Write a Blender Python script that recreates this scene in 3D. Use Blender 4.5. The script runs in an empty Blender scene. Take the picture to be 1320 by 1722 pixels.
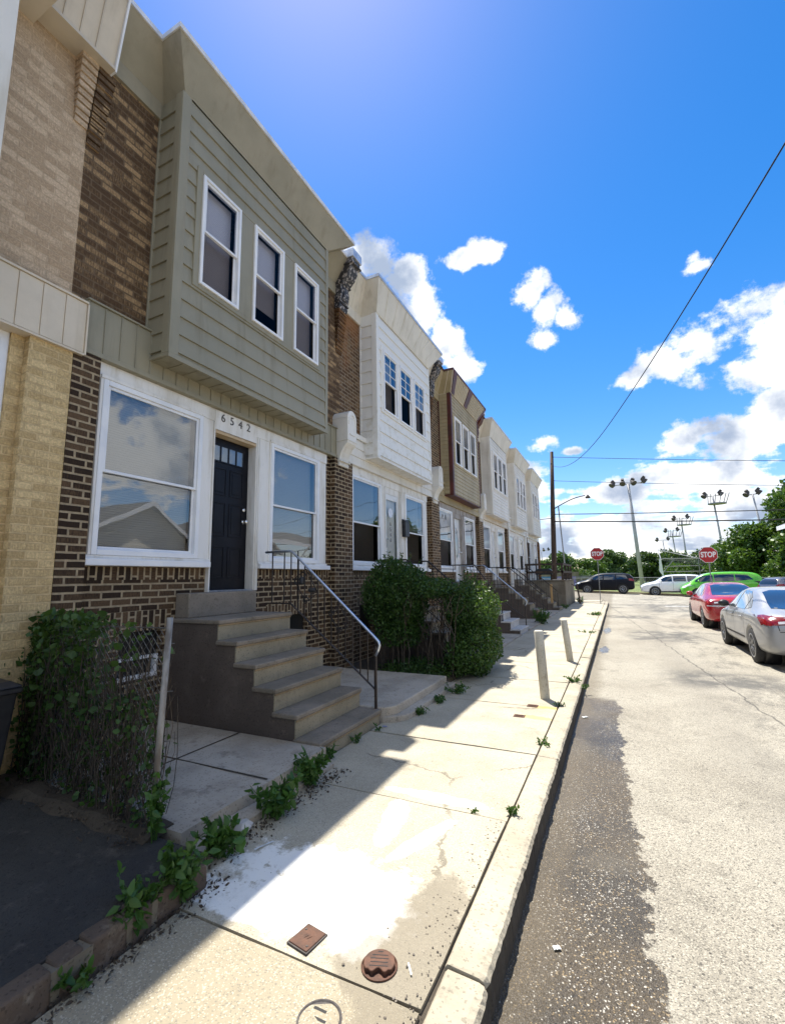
import bpy, bmesh, math, random
import numpy as np
from mathutils import Vector, Matrix
from mathutils.bvhtree import BVHTree
random.seed(7)
rng = np.random.default_rng(7)
S = bpy.context.scene
COL = S.collection

# ------------------------------------------------------------------ camera
cam_d = bpy.data.cameras.new("camera")
cam = bpy.data.objects.new("camera", cam_d)
COL.objects.link(cam)
S.camera = cam
YAW, PITCH, ROLL = 0.450594, 0.146140, -0.017466
fw = Vector((-math.sin(YAW)*math.cos(PITCH), math.cos(YAW)*math.cos(PITCH), math.sin(PITCH)))
rt = Vector((math.cos(YAW), math.sin(YAW), 0))
up = rt.cross(fw)
r2 = rt*math.cos(ROLL) + up*math.sin(ROLL)
u2 = up*math.cos(ROLL) - rt*math.sin(ROLL)
mt = Matrix((r2, u2, -fw)).transposed().to_4x4()
mt.translation = Vector((0, 0, 1.62))
cam.matrix_world = mt
cam_d.sensor_fit = 'VERTICAL'
cam_d.sensor_height = 36.0
cam_d.lens = 36.0*766.64/1722.0
cam_d.clip_start = 0.05
cam_d.clip_end = 3000
S.render.resolution_x, S.render.resolution_y = 784, 1024

# ------------------------------------------------------------------ light and exposure
SUN = Vector((-0.273, 0.352, 1.0)).normalized()
EL = math.asin(SUN.z)
AZ = math.atan2(SUN.x, SUN.y)
ld = bpy.data.lights.new("sun", 'SUN')
ld.energy = 3.9
ld.angle = math.radians(0.5)
ld.color = (1.0, 0.95, 0.86)
sun = bpy.data.objects.new("sun", ld)
COL.objects.link(sun)
sun.rotation_euler = SUN.to_track_quat('Z', 'Y').to_euler()
sun.location = (0, 0, 30)
S.view_settings.view_transform = 'Standard'
S.view_settings.look = 'None'
S.view_settings.exposure = 1.28
S.view_settings.gamma = 1.0

W = bpy.data.worlds.new("World")
S.world = W
W.use_nodes = True
wn = W.node_tree
for n in list(wn.nodes):
    wn.nodes.remove(n)


def wN(t, **k):
    n = wn.nodes.new(t)
    for a, b in k.items():
        setattr(n, a, b)
    return n


def wL(a, b):
    wn.links.new(a, b)


def wmath(op, a, b=None, c=None, clamp=False):
    n = wN('ShaderNodeMath', operation=op, use_clamp=clamp)
    for i, x in enumerate((a, b, c)):
        if x is None:
            continue
        if isinstance(x, (int, float)):
            n.inputs[i].default_value = x
        else:
            wL(x, n.inputs[i])
    return n.outputs[0]


sky = wN('ShaderNodeTexSky', sky_type='NISHITA')
sky.sun_disc = False
sky.sun_elevation = EL
sky.sun_rotation = AZ
sky.altitude = 0
sky.air_density = 1.0
sky.dust_density = 0.2
sky.ozone_density = 2.5
hs = wN('ShaderNodeHueSaturation')
hs.inputs['Saturation'].default_value = 1.41
hs.inputs['Value'].default_value = 0.80
wL(sky.outputs[0], hs.inputs['Color'])
tint = wN('ShaderNodeMixRGB', blend_type='MULTIPLY')
tint.inputs[0].default_value = 1.0
tint.inputs[2].default_value = (1.08, .905, .95, 1)
wL(hs.outputs[0], tint.inputs[1])
tc = wN('ShaderNodeTexCoord')
sep = wN('ShaderNodeSeparateXYZ')
wL(tc.outputs['Generated'], sep.inputs[0])
zc = wmath('MAXIMUM', sep.outputs[2], 0.0)
azn = wmath('MULTIPLY', wmath('ARCTAN2', sep.outputs[0], sep.outputs[1]), 57.2958)
eln = wmath('MULTIPLY', wmath('ARCSINE', sep.outputs[2]), 57.2958)
# clouds lie on a high level: project the direction on it
dz = wmath('ADD', zc, 0.10)
px_ = wmath('DIVIDE', sep.outputs[0], dz)
py_ = wmath('DIVIDE', sep.outputs[1], dz)
cmb = wN('ShaderNodeCombineXYZ')
wL(px_, cmb.inputs[0])
wL(py_, cmb.inputs[1])
fb = wN('ShaderNodeTexNoise')
fb.inputs['Scale'].default_value = 3.4
fb.inputs['Detail'].default_value = 9
fb.inputs['Roughness'].default_value = 0.58
wL(cmb.outputs[0], fb.inputs['Vector'])
fd = wN('ShaderNodeTexNoise')       # direction noise for the crisp puffed rims
fd.inputs['Scale'].default_value = 13
fd.inputs['Detail'].default_value = 11
fd.inputs['Roughness'].default_value = 0.64
wL(tc.outputs['Generated'], fd.inputs['Vector'])
# azimuth, elevation, radii: each cloud in view where it hangs in the sky
CL = [(-27.0, 37.3, 4.6, 2.6), (-23.6, 35.5, 3.6, 4.0), (-21.6, 31.5, 3.4, 4.4), (-18.6, 28.6, 3.0, 3.6), (-16.2, 25.6, 2.6, 2.4),
      (-16.0, 36.8, 3.2, 1.2), (-12.4, 37.3, 2.8, 1.5), (-7.3, 32.6, 2.7, 2.2), (-5.2, 30.0, 2.2, 2.8), (-3.6, 29.3, 2.0, 1.8), (-5.6, 27.2, 2.0, 1.6),
      (10.6, 30.3, 2.2, 1.2), (3.4, 21.2, 2.6, 1.2), (6.5, 22.4, 3.4, 1.9), (11.0, 23.0, 5.0, 2.6), (16.5, 22.4, 6.0, 4.4), (14.8, 19.4, 6.0, 2.6),
      (17.5, 16.0, 5.0, 3.0), (7.5, 14.2, 2.6, 2.0), (13.5, 13.2, 6.5, 2.9), (9.0, 10.0, 8.0, 2.4), (-7.5, 15.4, 2.6, 1.5), (-9.5, 12.2, 3.4, 3.2), (0.0, 9.4, 6.0, 1.6), (-3.6, 14.4, 1.4, 0.6),
      (-2.0, 5.4, 13.0, 1.8), (15.0, 6.6, 7.0, 2.2), (5.0, 3.2, 26.0, 1.3), (4.5, 7.4, 3.5, .9), (78.0, 30.0, 13.0, 10.0), (60.0, 38.0, 10.0, 5.0), (96.0, 20.0, 14.0, 9.0), (118.0, 36.0, 22.0, 15.0), (54.0, 14.0, 12.0, 6.0), (150.0, 52.0, 34.0, 16.0), (165.0, 24.0, 26.0, 14.0), (-165.0, 40.0, 30.0, 20.0), (-120.0, 25.0, 24.0, 14.0), (95.0, 62.0, 30.0, 10.0), (0.0, 90.0, 900.0, 19.0)]  # last ones: unseen clouds behind and overhead, added as neutral fill light
field = None
for (a, e, ra, re) in CL:
    u = wmath('MULTIPLY', wmath('SUBTRACT', azn, a), 1.0/ra)
    v = wmath('MULTIPLY', wmath('SUBTRACT', eln, e), 1.0/re)
    d = wmath('SUBTRACT', 1.0, wmath('SQRT', wmath('ADD', wmath('MULTIPLY', u, u), wmath('MULTIPLY', v, v))))
    field = d if field is None else wmath('MAXIMUM', field, d)
field = wmath('MAXIMUM', field, -1.2)
n1 = wmath('SUBTRACT', fb.outputs[0], 0.5)
n2 = wmath('SUBTRACT', fd.outputs[0], 0.5)
dens = wmath('ADD', wmath('ADD', field, wmath('MULTIPLY', n1, 1.9)), wmath('MULTIPLY', n2, 3.0))
mask = wN('ShaderNodeMapRange', interpolation_type='SMOOTHSTEP')
mask.inputs['From Min'].default_value = 0.0
mask.inputs['From Max'].default_value = 0.52
wL(dens, mask.inputs['Value'])
# thicker middles are greyer and bluer underneath
shade = wN('ShaderNodeTexNoise')
shade.inputs['Scale'].default_value = 7.0
shade.inputs['Detail'].default_value = 9
wL(tc.outputs['Generated'], shade.inputs['Vector'])
shr = wN('ShaderNodeMapRange', interpolation_type='SMOOTHSTEP')
shr.inputs['From Min'].default_value = 0.49
shr.inputs['From Max'].default_value = 0.68
wL(wmath('ADD', shade.outputs[0], wmath('MULTIPLY', wmath('MINIMUM', dens, 0.9), 0.06)), shr.inputs['Value'])
ccol = wN('ShaderNodeMixRGB')
ccol.inputs[1].default_value = (4.9, 4.95, 5.0, 1)
ccol.inputs[2].default_value = (1.65, 2.0, 2.65, 1)
wL(shr.outputs[0], ccol.inputs[0])
mixc = wN('ShaderNodeMixRGB')
wL(mask.outputs[0], mixc.inputs[0])
wL(tint.outputs[0], mixc.inputs[1])
wL(ccol.outputs[0], mixc.inputs[2])
bg = wN('ShaderNodeBackground')
bg.inputs['Strength'].default_value = 0.112
wL(mixc.outputs[0], bg.inputs['Color'])
wo = wN('ShaderNodeOutputWorld')
wL(bg.outputs[0], wo.inputs['Surface'])

# ------------------------------------------------------------------ helpers
WL_ = {}


def setp(o, label=None, cat=None, group=None, kind=None):
    if label:
        o['label'] = label
    if cat:
        o['category'] = cat
    if group:
        o['group'] = group
    if kind:
        o['kind'] = kind
    return o


def root(name, loc, label, cat, group=None):
    o = bpy.data.objects.new(name, None)
    COL.objects.link(o)
    o.location = loc
    o.empty_display_size = 0.2
    WL_[o.name] = Vector(loc)
    return setp(o, label, cat, group)


class MB:
    def __init__(s):
        s.v, s.f, s.m = [], [], []

    def poly(s, pts, mi=0):
        b = len(s.v)
        s.v += [tuple(p) for p in pts]
        s.f.append(tuple(range(b, b+len(pts))))
        s.m.append(mi)

    def box(s, x0, x1, y0, y1, z0, z1, mi=0):
        if x0 > x1: x0, x1 = x1, x0
        if y0 > y1: y0, y1 = y1, y0
        if z0 > z1: z0, z1 = z1, z0
        s.hexa([(x0, y0, z0), (x1, y0, z0), (x1, y1, z0), (x0, y1, z0), (x0, y0, z1), (x1, y0, z1), (x1, y1, z1), (x0, y1, z1)], mi)

    def hexa(s, c, mi=0):
        b = len(s.v)
        s.v += [tuple(p) for p in c]
        for q in ((0, 3, 2, 1), (4, 5, 6, 7), (0, 1, 5, 4), (1, 2, 6, 5), (2, 3, 7, 6), (3, 0, 4, 7)):
            s.f.append(tuple(b+i for i in q))
            s.m.append(mi)

    def prism(s, prof, axis, a0, a1, mi=0):
        """prof = list of (p,q); axis 'x': (y,z)  'y': (x,z)  'z': (x,y)"""
        def P(p, a):
            return {'x': (a, p[0], p[1]), 'y': (p[0], a, p[1]), 'z': (p[0], p[1], a)}[axis]
        b = len(s.v)
        n = len(prof)
        s.v += [P(p, a0) for p in prof] + [P(p, a1) for p in prof]
        s.f.append(tuple(b+i for i in range(n)))
        s.m.append(mi)
        s.f.append(tuple(b+n+i for i in reversed(range(n))))
        s.m.append(mi)
        for i in range(n):
            j = (i+1) % n
            s.f.append((b+j, b+i, b+n+i, b+n+j))
            s.m.append(mi)

    def tube(s, pts, r, n=6, mi=0, cap=True):
        pts = [Vector(p) for p in pts]
        b = len(s.v)
        prev = None
        for i, p in enumerate(pts):
            t = (pts[min(i+1, len(pts)-1)] - pts[max(i-1, 0)])
            if t.length < 1e-9:
                t = Vector((0, 0, 1))
            t.normalize()
            if prev is None:
                a = Vector((0, 0, 1)) if abs(t.z) < .9 else Vector((1, 0, 0))
                u = t.cross(a).normalized()
            else:
                u = (prev - t*prev.dot(t))
                u = u.normalized() if u.length > 1e-6 else t.orthogonal().normalized()
            prev = u
            w = t.cross(u)
            rr = r[i] if isinstance(r, (list, tuple)) else r
            for k in range(n):
                a = 2*math.pi*k/n
                s.v.append(tuple(p + u*math.cos(a)*rr + w*math.sin(a)*rr))
        for i in range(len(pts)-1):
            for k in range(n):
                s.f.append((b+i*n+k, b+i*n+(k+1) % n, b+(i+1)*n+(k+1) % n, b+(i+1)*n+k))
                s.m.append(mi)
        if cap:
            s.f.append(tuple(b+k for k in reversed(range(n))))
            s.m.append(mi)
            s.f.append(tuple(b+(len(pts)-1)*n+k for k in range(n)))
            s.m.append(mi)

    def lathe(s, c, prof, n=16, mi=0, axis='z'):
        """prof = (radius, height) pairs along the axis from c"""
        b = len(s.v)
        for (r, h) in prof:
            for k in range(n):
                a = 2*math.pi*k/n
                p, q = r*math.cos(a), r*math.sin(a)
                d = {'z': (p, q, h), 'x': (h, p, q), 'y': (p, h, q)}[axis]
                s.v.append((c[0]+d[0], c[1]+d[1], c[2]+d[2]))
        for i in range(len(prof)-1):
            for k in range(n):
                s.f.append((b+i*n+k, b+i*n+(k+1) % n, b+(i+1)*n+(k+1) % n, b+(i+1)*n+k))
                s.m.append(mi)
        s.f.append(tuple(b+k for k in reversed(range(n))))
        s.m.append(mi)
        s.f.append(tuple(b+(len(prof)-1)*n+k for k in range(n)))
        s.m.append(mi)

    def build(s, name, mats, parent=None, loc=None, smooth=False, bevel=0, seg=1, recalc=True):
        if not isinstance(mats, (list, tuple)):
            mats = [mats]
        off = WL_[parent.name] if parent is not None else Vector(loc or (0, 0, 0))
        me = bpy.data.meshes.new(name)
        me.from_pydata([(x-off.x, y-off.y, z-off.z) for x, y, z in s.v], [], s.f)
        for m in mats:
            me.materials.append(m)
        me.polygons.foreach_set('material_index', s.m)
        if smooth:
            me.polygons.foreach_set('use_smooth', [True]*len(s.f))
        me.update()
        if recalc:
            bm = bmesh.new()
            bm.from_mesh(me)
            bmesh.ops.recalc_face_normals(bm, faces=bm.faces)
            bm.to_mesh(me)
            bm.free()
        o = bpy.data.objects.new(name, me)
        COL.objects.link(o)
        WL_[o.name] = off
        if parent is not None:
            o.parent = parent
        else:
            o.location = off
        if bevel:
            md = o.modifiers.new('bevel', 'BEVEL')
            md.width = bevel
            md.segments = seg
            md.limit_method = 'ANGLE'
            md.angle_limit = math.radians(40)
        return o


def raw_mesh(name, V, F4, mats, parent=None, loc=None, smooth=False):
    """V (n,3) float array, F4 (m,k) int array"""
    off = WL_[parent.name] if parent is not None else Vector(loc or (0, 0, 0))
    V = V - np.array(off)
    me = bpy.data.meshes.new(name)
    k = F4.shape[1]
    me.vertices.add(len(V))
    me.vertices.foreach_set('co', V.astype(np.float32).ravel())
    me.loops.add(F4.size)
    me.loops.foreach_set('vertex_index', F4.astype(np.int32).ravel())
    me.polygons.add(len(F4))
    me.polygons.foreach_set('loop_start', np.arange(0, F4.size, k, dtype=np.int32))
    me.polygons.foreach_set('loop_total', np.full(len(F4), k, dtype=np.int32))
    if smooth:
        me.polygons.foreach_set('use_smooth', [True]*len(F4))
    me.materials.append(mats)
    me.update(calc_edges=True)
    me.validate()
    o = bpy.data.objects.new(name, me)
    COL.objects.link(o)
    WL_[o.name] = off
    if parent is not None:
        o.parent = parent
    else:
        o.location = off
    return o


def leaf_arrays(P, size, width=0.55, upbias=0.3, vary=0.35):
    n = len(P)
    d = rng.normal(size=(n, 3))
    d[:, 2] += upbias
    d /= np.linalg.norm(d, axis=1)[:, None]
    a = rng.normal(size=(n, 3))
    s = np.cross(d, a)
    s /= np.linalg.norm(s, axis=1)[:, None]
    nn = np.cross(d, s)
    L = size*(1+vary*(rng.random(n)*2-1))[:, None]
    w = L*width*0.5
    V = np.empty((n, 6, 3))
    V[:, 0] = P
    V[:, 1] = P+d*L*.35+s*w+nn*L*.08
    V[:, 2] = P+d*L*.75+s*w*.6+nn*L*.05
    V[:, 3] = P+d*L
    V[:, 4] = P+d*L*.75-s*w*.6+nn*L*.05
    V[:, 5] = P+d*L*.35-s*w+nn*L*.08
    b = np.arange(n)[:, None]*6
    F = np.concatenate([b+np.array([[0, 1, 2, 3]]), b+np.array([[0, 3, 4, 5]])])
    return V.reshape(-1, 3), F


def leaf_mesh(name, P, size, m, parent=None, loc=None, **k):
    V, F = leaf_arrays(np.asarray(P, float), size, **k)
    return raw_mesh(name, V, F, m, parent, loc)


# ------------------------------------------------------------------ materials
class NT:
    def __init__(s, name):
        s.m = bpy.data.materials.new(name)
        s.m.use_nodes = True
        s.t = s.m.node_tree
        s.b = s.t.nodes['Principled BSDF']
        s.out = s.t.nodes['Material Output']

    def n(s, t, **k):
        x = s.t.nodes.new(t)
        for a, b in k.items():
            if hasattr(x, a):
                setattr(x, a, b)
        return x

    def l(s, a, b):
        s.t.links.new(a, b)

    def _in(s, sock, v):
        if v is None:
            return
        if isinstance(v, bpy.types.NodeSocket):
            s.l(v, sock)
        elif isinstance(v, (tuple, list)):
            sock.default_value = (*v, 1.0)[:len(sock.default_value)] if len(v) == 3 and len(sock.default_value) == 4 else v
        else:
            sock.default_value = v

    def pos(s):
        if not hasattr(s, '_p'):
            s._p = s.n('ShaderNodeNewGeometry')
        return s._p.outputs['Position']

    def geo(s):
        s.pos()
        return s._p

    def map(s, vec, scale=(1, 1, 1), loc=(0, 0, 0)):
        x = s.n('ShaderNodeMapping')
        s.l(vec, x.inputs[0])
        x.inputs['Scale'].default_value = scale
        x.inputs['Location'].default_value = loc
        return x.outputs[0]

    def noise(s, scale, detail=4, rough=.55, vec=None, dist=0.0):
        x = s.n('ShaderNodeTexNoise')
        s.l(vec if vec is not None else s.pos(), x.inputs['Vector'])
        x.inputs['Scale'].default_value = scale
        x.inputs['Detail'].default_value = detail
        x.inputs['Roughness'].default_value = rough
        x.inputs['Distortion'].default_value = dist
        return x.outputs[0]

    def vor(s, scale, vec=None, feature='F1', out='Distance', rnd=1.0):
        x = s.n('ShaderNodeTexVoronoi', feature=feature)
        s.l(vec if vec is not None else s.pos(), x.inputs['Vector'])
        x.inputs['Scale'].default_value = scale
        x.inputs['Randomness'].default_value = rnd
        return x.outputs[out]

    def ramp(s, fac, lo, hi, smooth=True):
        x = s.n('ShaderNodeMapRange', interpolation_type='SMOOTHSTEP' if smooth else 'LINEAR')
        s.l(fac, x.inputs['Value'])
        x.inputs['From Min'].default_value = lo
        x.inputs['From Max'].default_value = hi
        return x.outputs[0]

    def math(s, op, a, b=None, c=None):
        x = s.n('ShaderNodeMath', operation=op)
        for i, v in enumerate((a, b, c)):
            s._in(x.inputs[i], v)
        return x.outputs[0]

    def mix(s, fac, a, b, mode='MIX'):
        x = s.n('ShaderNodeMixRGB', blend_type=mode)
        s._in(x.inputs[0], fac)
        s._in(x.inputs[1], a)
        s._in(x.inputs[2], b)
        return x.outputs[0]

    def sep(s, v=None):
        x = s.n('ShaderNodeSeparateXYZ')
        s.l(v if v is not None else s.pos(), x.inputs[0])
        return x.outputs

    def comb(s, a, b, c=0.0):
        x = s.n('ShaderNodeCombineXYZ')
        for i, v in enumerate((a, b, c)):
            s._in(x.inputs[i], v)
        return x.outputs[0]

    def bump(s, h, dist=0.01, strength=1.0):
        x = s.n('ShaderNodeBump')
        x.inputs['Distance'].default_value = dist
        x.inputs['Strength'].default_value = strength
        s.l(h, x.inputs['Height'])
        s.l(x.outputs[0], s.b.inputs['Normal'])

    def set(s, color=None, rough=None, metal=None, spec=None, coat=None):
        s._in(s.b.inputs['Base Color'], color)
        s._in(s.b.inputs['Roughness'], rough)
        s._in(s.b.inputs['Metallic'], metal)
        s._in(s.b.inputs['Specular IOR Level'], spec)
        if coat is not None:
            s.b.inputs['Coat Weight'].default_value = coat
            s.b.inputs['Coat Roughness'].default_value = 0.05
        return s.m


def plain(name, c1, c2=None, scale=3.0, rough=.6, metal=0.0, bump=0.0, bscale=60, spec=.5, coat=None, stretch=(1, 1, 1), lo=.38, hi=.64):
    t = NT(name)
    col = c1
    if c2 is not None:
        v = t.map(t.pos(), stretch)
        col = t.mix(t.ramp(t.noise(scale, 6, .6, v), lo, hi), c1, c2)
    if bump:
        t.bump(t.noise(bscale, 5, .6), bump)
    return t.set(col, rough, metal, spec, coat)


def wall_uv(t):
    g = t.geo()
    s = t.sep(t.pos())
    nx = t.math('ABSOLUTE', t.sep(g.outputs['True Normal'])[0])
    isx = t.math('GREATER_THAN', nx, 0.5)
    u = t.math('ADD', t.math('MULTIPLY', isx, s[1]), t.math('MULTIPLY', t.math('SUBTRACT', 1.0, isx), s[0]))
    return u, s[2], s


def brick_mat(name, c1, c2, mortar, soldier=False, tint=None, mortar_bump=.006, bias=0.0, stain=None, msize=.010):
    t = NT(name)
    u, z, s = wall_uv(t)
    if soldier:
        u, z = z, u
    # hand laid: courses wander a little
    wob = t.math('MULTIPLY', t.math('SUBTRACT', t.noise(1.7, 2), .5), .010)
    wob2 = t.math('MULTIPLY', t.math('SUBTRACT', t.noise(9, 2), .5), .012)
    vec = t.comb(t.math('ADD', u, wob2), t.math('ADD', z, t.math('ADD', wob, t.math('MULTIPLY', wob2, .5))))
    b = t.n('ShaderNodeTexBrick')
    t.l(vec, b.inputs['Vector'])
    b.inputs['Scale'].default_value = 1.0
    b.inputs['Mortar Size'].default_value = msize
    b.inputs['Mortar Smooth'].default_value = .25
    b.inputs['Bias'].default_value = bias
    b.inputs['Brick Width'].default_value = .212
    b.inputs['Row Height'].default_value = .0735
    b.inputs['Color1'].default_value = (0, 0, 0, 1)
    b.inputs['Color2'].default_value = (1, 1, 1, 1)
    b.inputs['Mortar'].default_value = (.5, .5, .5, 1)
    val = t.ramp(b.outputs['Color'], .1, .95)
    streak = t.noise(1.0, 3, .6, t.map(t.comb(u, z), (95, 14, 1)))
    fine = t.noise(55, 4, .65)
    k = t.math('ADD', t.math('MULTIPLY', val, .60), t.math('MULTIPLY', t.math('SUBTRACT', streak, .5), 1.2))
    k = t.math('ADD', k, t.math('MULTIPLY', t.math('SUBTRACT', t.noise(1.3, 4), .5), .8))
    col = t.mix(t.ramp(k, .0, .75), c1, c2)
    col = t.mix(t.ramp(fine, .3, .75), t.mix(.35, col, (0.01, .006, .004), 'MIX'), col)
    mc = t.mix(t.ramp(t.noise(20, 4), .3, .7), mortar, tuple(x*.7 for x in mortar))
    col = t.mix(b.outputs['Fac'], col, mc)
    if stain:
        big = t.ramp(t.noise(.9, 5, .6, t.map(t.pos(), (1, 1, .35))), .5, .68)
        col = t.mix(t.math('MULTIPLY', big, .7), col, stain)
    h = t.math('SUBTRACT', t.math('MULTIPLY', t.math('ADD', streak, fine), .35), t.math('MULTIPLY', b.outputs['Fac'], 1.2))
    h = t.math('ADD', h, t.math('MULTIPLY', val, .35))
    t.bump(h, mortar_bump)
    return t.set(col, .85, 0, .25)


MAT = {}
MAT['brick_dark'] = brick_mat('brick_dark', (.036, .021, .012), (.145, .088, .046), (.40, .31, .195), mortar_bump=.009, msize=.012)
MAT['brick_upper'] = brick_mat('brick_upper', (.105, .060, .030), (.50, .33, .17), (.17, .115, .068), mortar_bump=.006, bias=-.1, stain=(.06, .035, .02))
MAT['brick_mid'] = brick_mat('brick_mid', (.075, .042, .022), (.22, .135, .07), (.42, .33, .22))
MAT['brick_soldier'] = brick_mat('brick_soldier', (.036, .021, .012), (.145, .088, .046), (.40, .31, .195), soldier=True, mortar_bump=.009, msize=.012)
MAT['brick_rust'] = brick_mat('brick_rust', (.07, .032, .012), (.30, .16, .065), (.16, .10, .055), stain=(.33, .14, .04))
MAT['brick_beige'] = brick_mat('brick_beige', (.52, .375, .24), (.74, .56, .38), (.60, .45, .30), mortar_bump=.007, msize=.007)
MAT['brick_yellow'] = brick_mat('brick_yellow', (.56, .40, .19), (.80, .60, .31), (.68, .50, .26), mortar_bump=.007, msize=.009)

def grimy(name, c1, c2, grime, scale=1.3, rough=.5, amt=.55, dent=.0012):
    """sheet siding with run-off streaks, blotchy fading and slight dents"""
    t = NT(name)
    c = t.mix(t.ramp(t.noise(scale, 6, .6), .35, .68), c1, c2)
    st = t.ramp(t.noise(7, 6, .62, t.map(t.pos(), (1, 1, .10))), .50, .74)
    c = t.mix(t.math('MULTIPLY', st, amt), c, grime)
    bl = t.ramp(t.noise(17, 7, .72), .60, .78)
    c = t.mix(t.math('MULTIPLY', bl, amt*.7), c, grime)
    h = t.math('ADD', t.math('MULTIPLY', t.noise(2.6, 3), 3.0), t.noise(22, 4, .6))
    t.bump(h, dent)
    return t.set(c, t.math('ADD', rough, t.math('MULTIPLY', st, .2)), 0, .4)


MAT['green'] = grimy('sage_siding', (.300, .272, .192), (.262, .240, .168), (.19, .168, .118), amt=.5)
MAT['green_soffit'] = grimy('sage_soffit', (.34, .30, .215), (.29, .26, .185), (.21, .185, .13), 2.2, .6, .45)
MAT['white_siding'] = grimy('white_siding', (.76, .73, .67), (.68, .65, .58), (.48, .43, .34), 1.2, .5, .5)
MAT['tan_siding'] = grimy('tan_siding', (.42, .345, .205), (.35, .285, .165), (.24, .19, .11), 1.5, .55)
MAT['cream'] = grimy('cream_panel', (.66, .57, .44), (.58, .50, .38), (.42, .35, .25), 1.6, .5, .4)
MAT['cream_warm'] = plain('cream_warm', (.60, .52, .40), (.50, .43, .33), 1.6, .5)
MAT['maroon'] = plain('maroon_trim', (.10, .022, .016), (.06, .018, .014), 3, .5)
MAT['metal_edge'] = plain('roof_edge_metal', (.62, .66, .72), (.48, .5, .55), 6, .35, metal=.4)
MAT['roof'] = plain('roof_felt', (.18, .18, .18), (.1, .1, .1), 2, .9)
MAT['vinyl'] = plain('vinyl_white', (.82, .82, .82), (.74, .75, .77), 3, .35)
MAT['interior'] = plain('interior', (.12, .11, .1), (.08, .075, .07), 2, .9)


def aged_wood():
    t = NT('aged_white_wood')
    v = t.map(t.pos(), (1, 1, .22))
    chips = t.ramp(t.noise(34, 6, .7, v), .66, .72)
    dirt = t.ramp(t.noise(5, 5, .65, v), .42, .72)
    c = t.mix(dirt, (.78, .76, .72), (.58, .54, .46))
    c = t.mix(chips, c, (.26, .20, .13))
    t.bump(t.math('SUBTRACT', t.noise(30, 5, .6, v), t.math('MULTIPLY', chips, .6)), .003)
    return t.set(c, .6, 0, .3)


MAT['wood_white'] = aged_wood()
MAT['wood_grey'] = plain('weathered_grey_trim', (.42, .39, .36), (.25, .21, .18), 9, .7, stretch=(1, 1, .2))
MAT['wood_warm'] = plain('bare_wood_edge', (.50, .36, .20), (.62, .52, .38), 12, .6, stretch=(1, .2, 1))


def stained_siding():
    t = NT('stained_white_siding')
    s = t.sep()
    lowm = t.math('MULTIPLY', t.ramp(t.math('SUBTRACT', 5.3, s[2]), -.1, .5), t.ramp(t.noise(7, 7, .7), .47, .66))
    c = t.mix(t.math('MULTIPLY', lowm, .45), (.76, .745, .70), (.50, .44, .30))
    spots = t.ramp(t.vor(60), .0, .16)
    c = t.mix(t.math('MULTIPLY', t.math('SUBTRACT', 1.0, spots), t.math('MULTIPLY', lowm, .8)), c, (.2, .17, .13))
    return t.set(c, .5, 0, .4)


MAT['white_stained'] = stained_siding()


def glass_mat(name, tint=(.78, .82, .86), refl=1.0, body=0.0):
    m = bpy.data.materials.new(name)
    m.use_nodes = True
    t = m.node_tree
    for n in list(t.nodes):
        t.nodes.remove(n)
    out = t.nodes.new('ShaderNodeOutputMaterial')
    tr = t.nodes.new('ShaderNodeBsdfTransparent')
    tr.inputs[0].default_value = (*tint, 1)
    gl = t.nodes.new('ShaderNodeBsdfGlossy')
    gl.inputs['Color'].default_value = (1, 1, 1, 1)
    gl.inputs['Roughness'].default_value = 0.01
    fr = t.nodes.new('ShaderNodeFresnel')
    fr.inputs[0].default_value = 1.5 + refl*.75
    geo = t.nodes.new('ShaderNodeNewGeometry')
    nz = t.nodes.new('ShaderNodeTexNoise')
    nz.inputs['Scale'].default_value = 1.6
    nz.inputs['Detail'].default_value = 1
    t.links.new(geo.outputs['Position'], nz.inputs['Vector'])
    bp = t.nodes.new('ShaderNodeBump')
    bp.inputs['Distance'].default_value = .0035
    t.links.new(nz.outputs[0], bp.inputs['Height'])
    t.links.new(bp.outputs[0], gl.inputs['Normal'])
    mx = t.nodes.new('ShaderNodeMixShader')
    t.links.new(fr.outputs[0], mx.inputs[0])
    t.links.new(tr.outputs[0], mx.inputs[1])
    t.links.new(gl.outputs[0], mx.inputs[2])
    t.links.new(mx.outputs[0], out.inputs['Surface'])
    return m


MAT['glass'] = glass_mat('window_glass')
MAT['glass_bay'] = glass_mat('bay_glass', (.72, .74, .80), -.45)
MAT['glass_screen'] = glass_mat('screened_glass', (.46, .44, .44), -.5)
MAT['glass_clear'] = glass_mat('clear_glass', (.93, .95, .96), -.1)
MAT['glass_dark'] = glass_mat('bug_screen_glass', (.30, .28, .27), -.6)


def blind_mat(name, c, pitch=.026):
    t = NT(name)
    s = t.sep()
    w = t.math('FRACT', t.math('MULTIPLY', s[2], 1.0/pitch))
    g = t.ramp(w, .0, .14)
    col = t.mix(g, tuple(x*.55 for x in c), c)
    t.bump(t.math('MULTIPLY', w, 1.0), .008)
    return t.set(col, .6)


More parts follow.
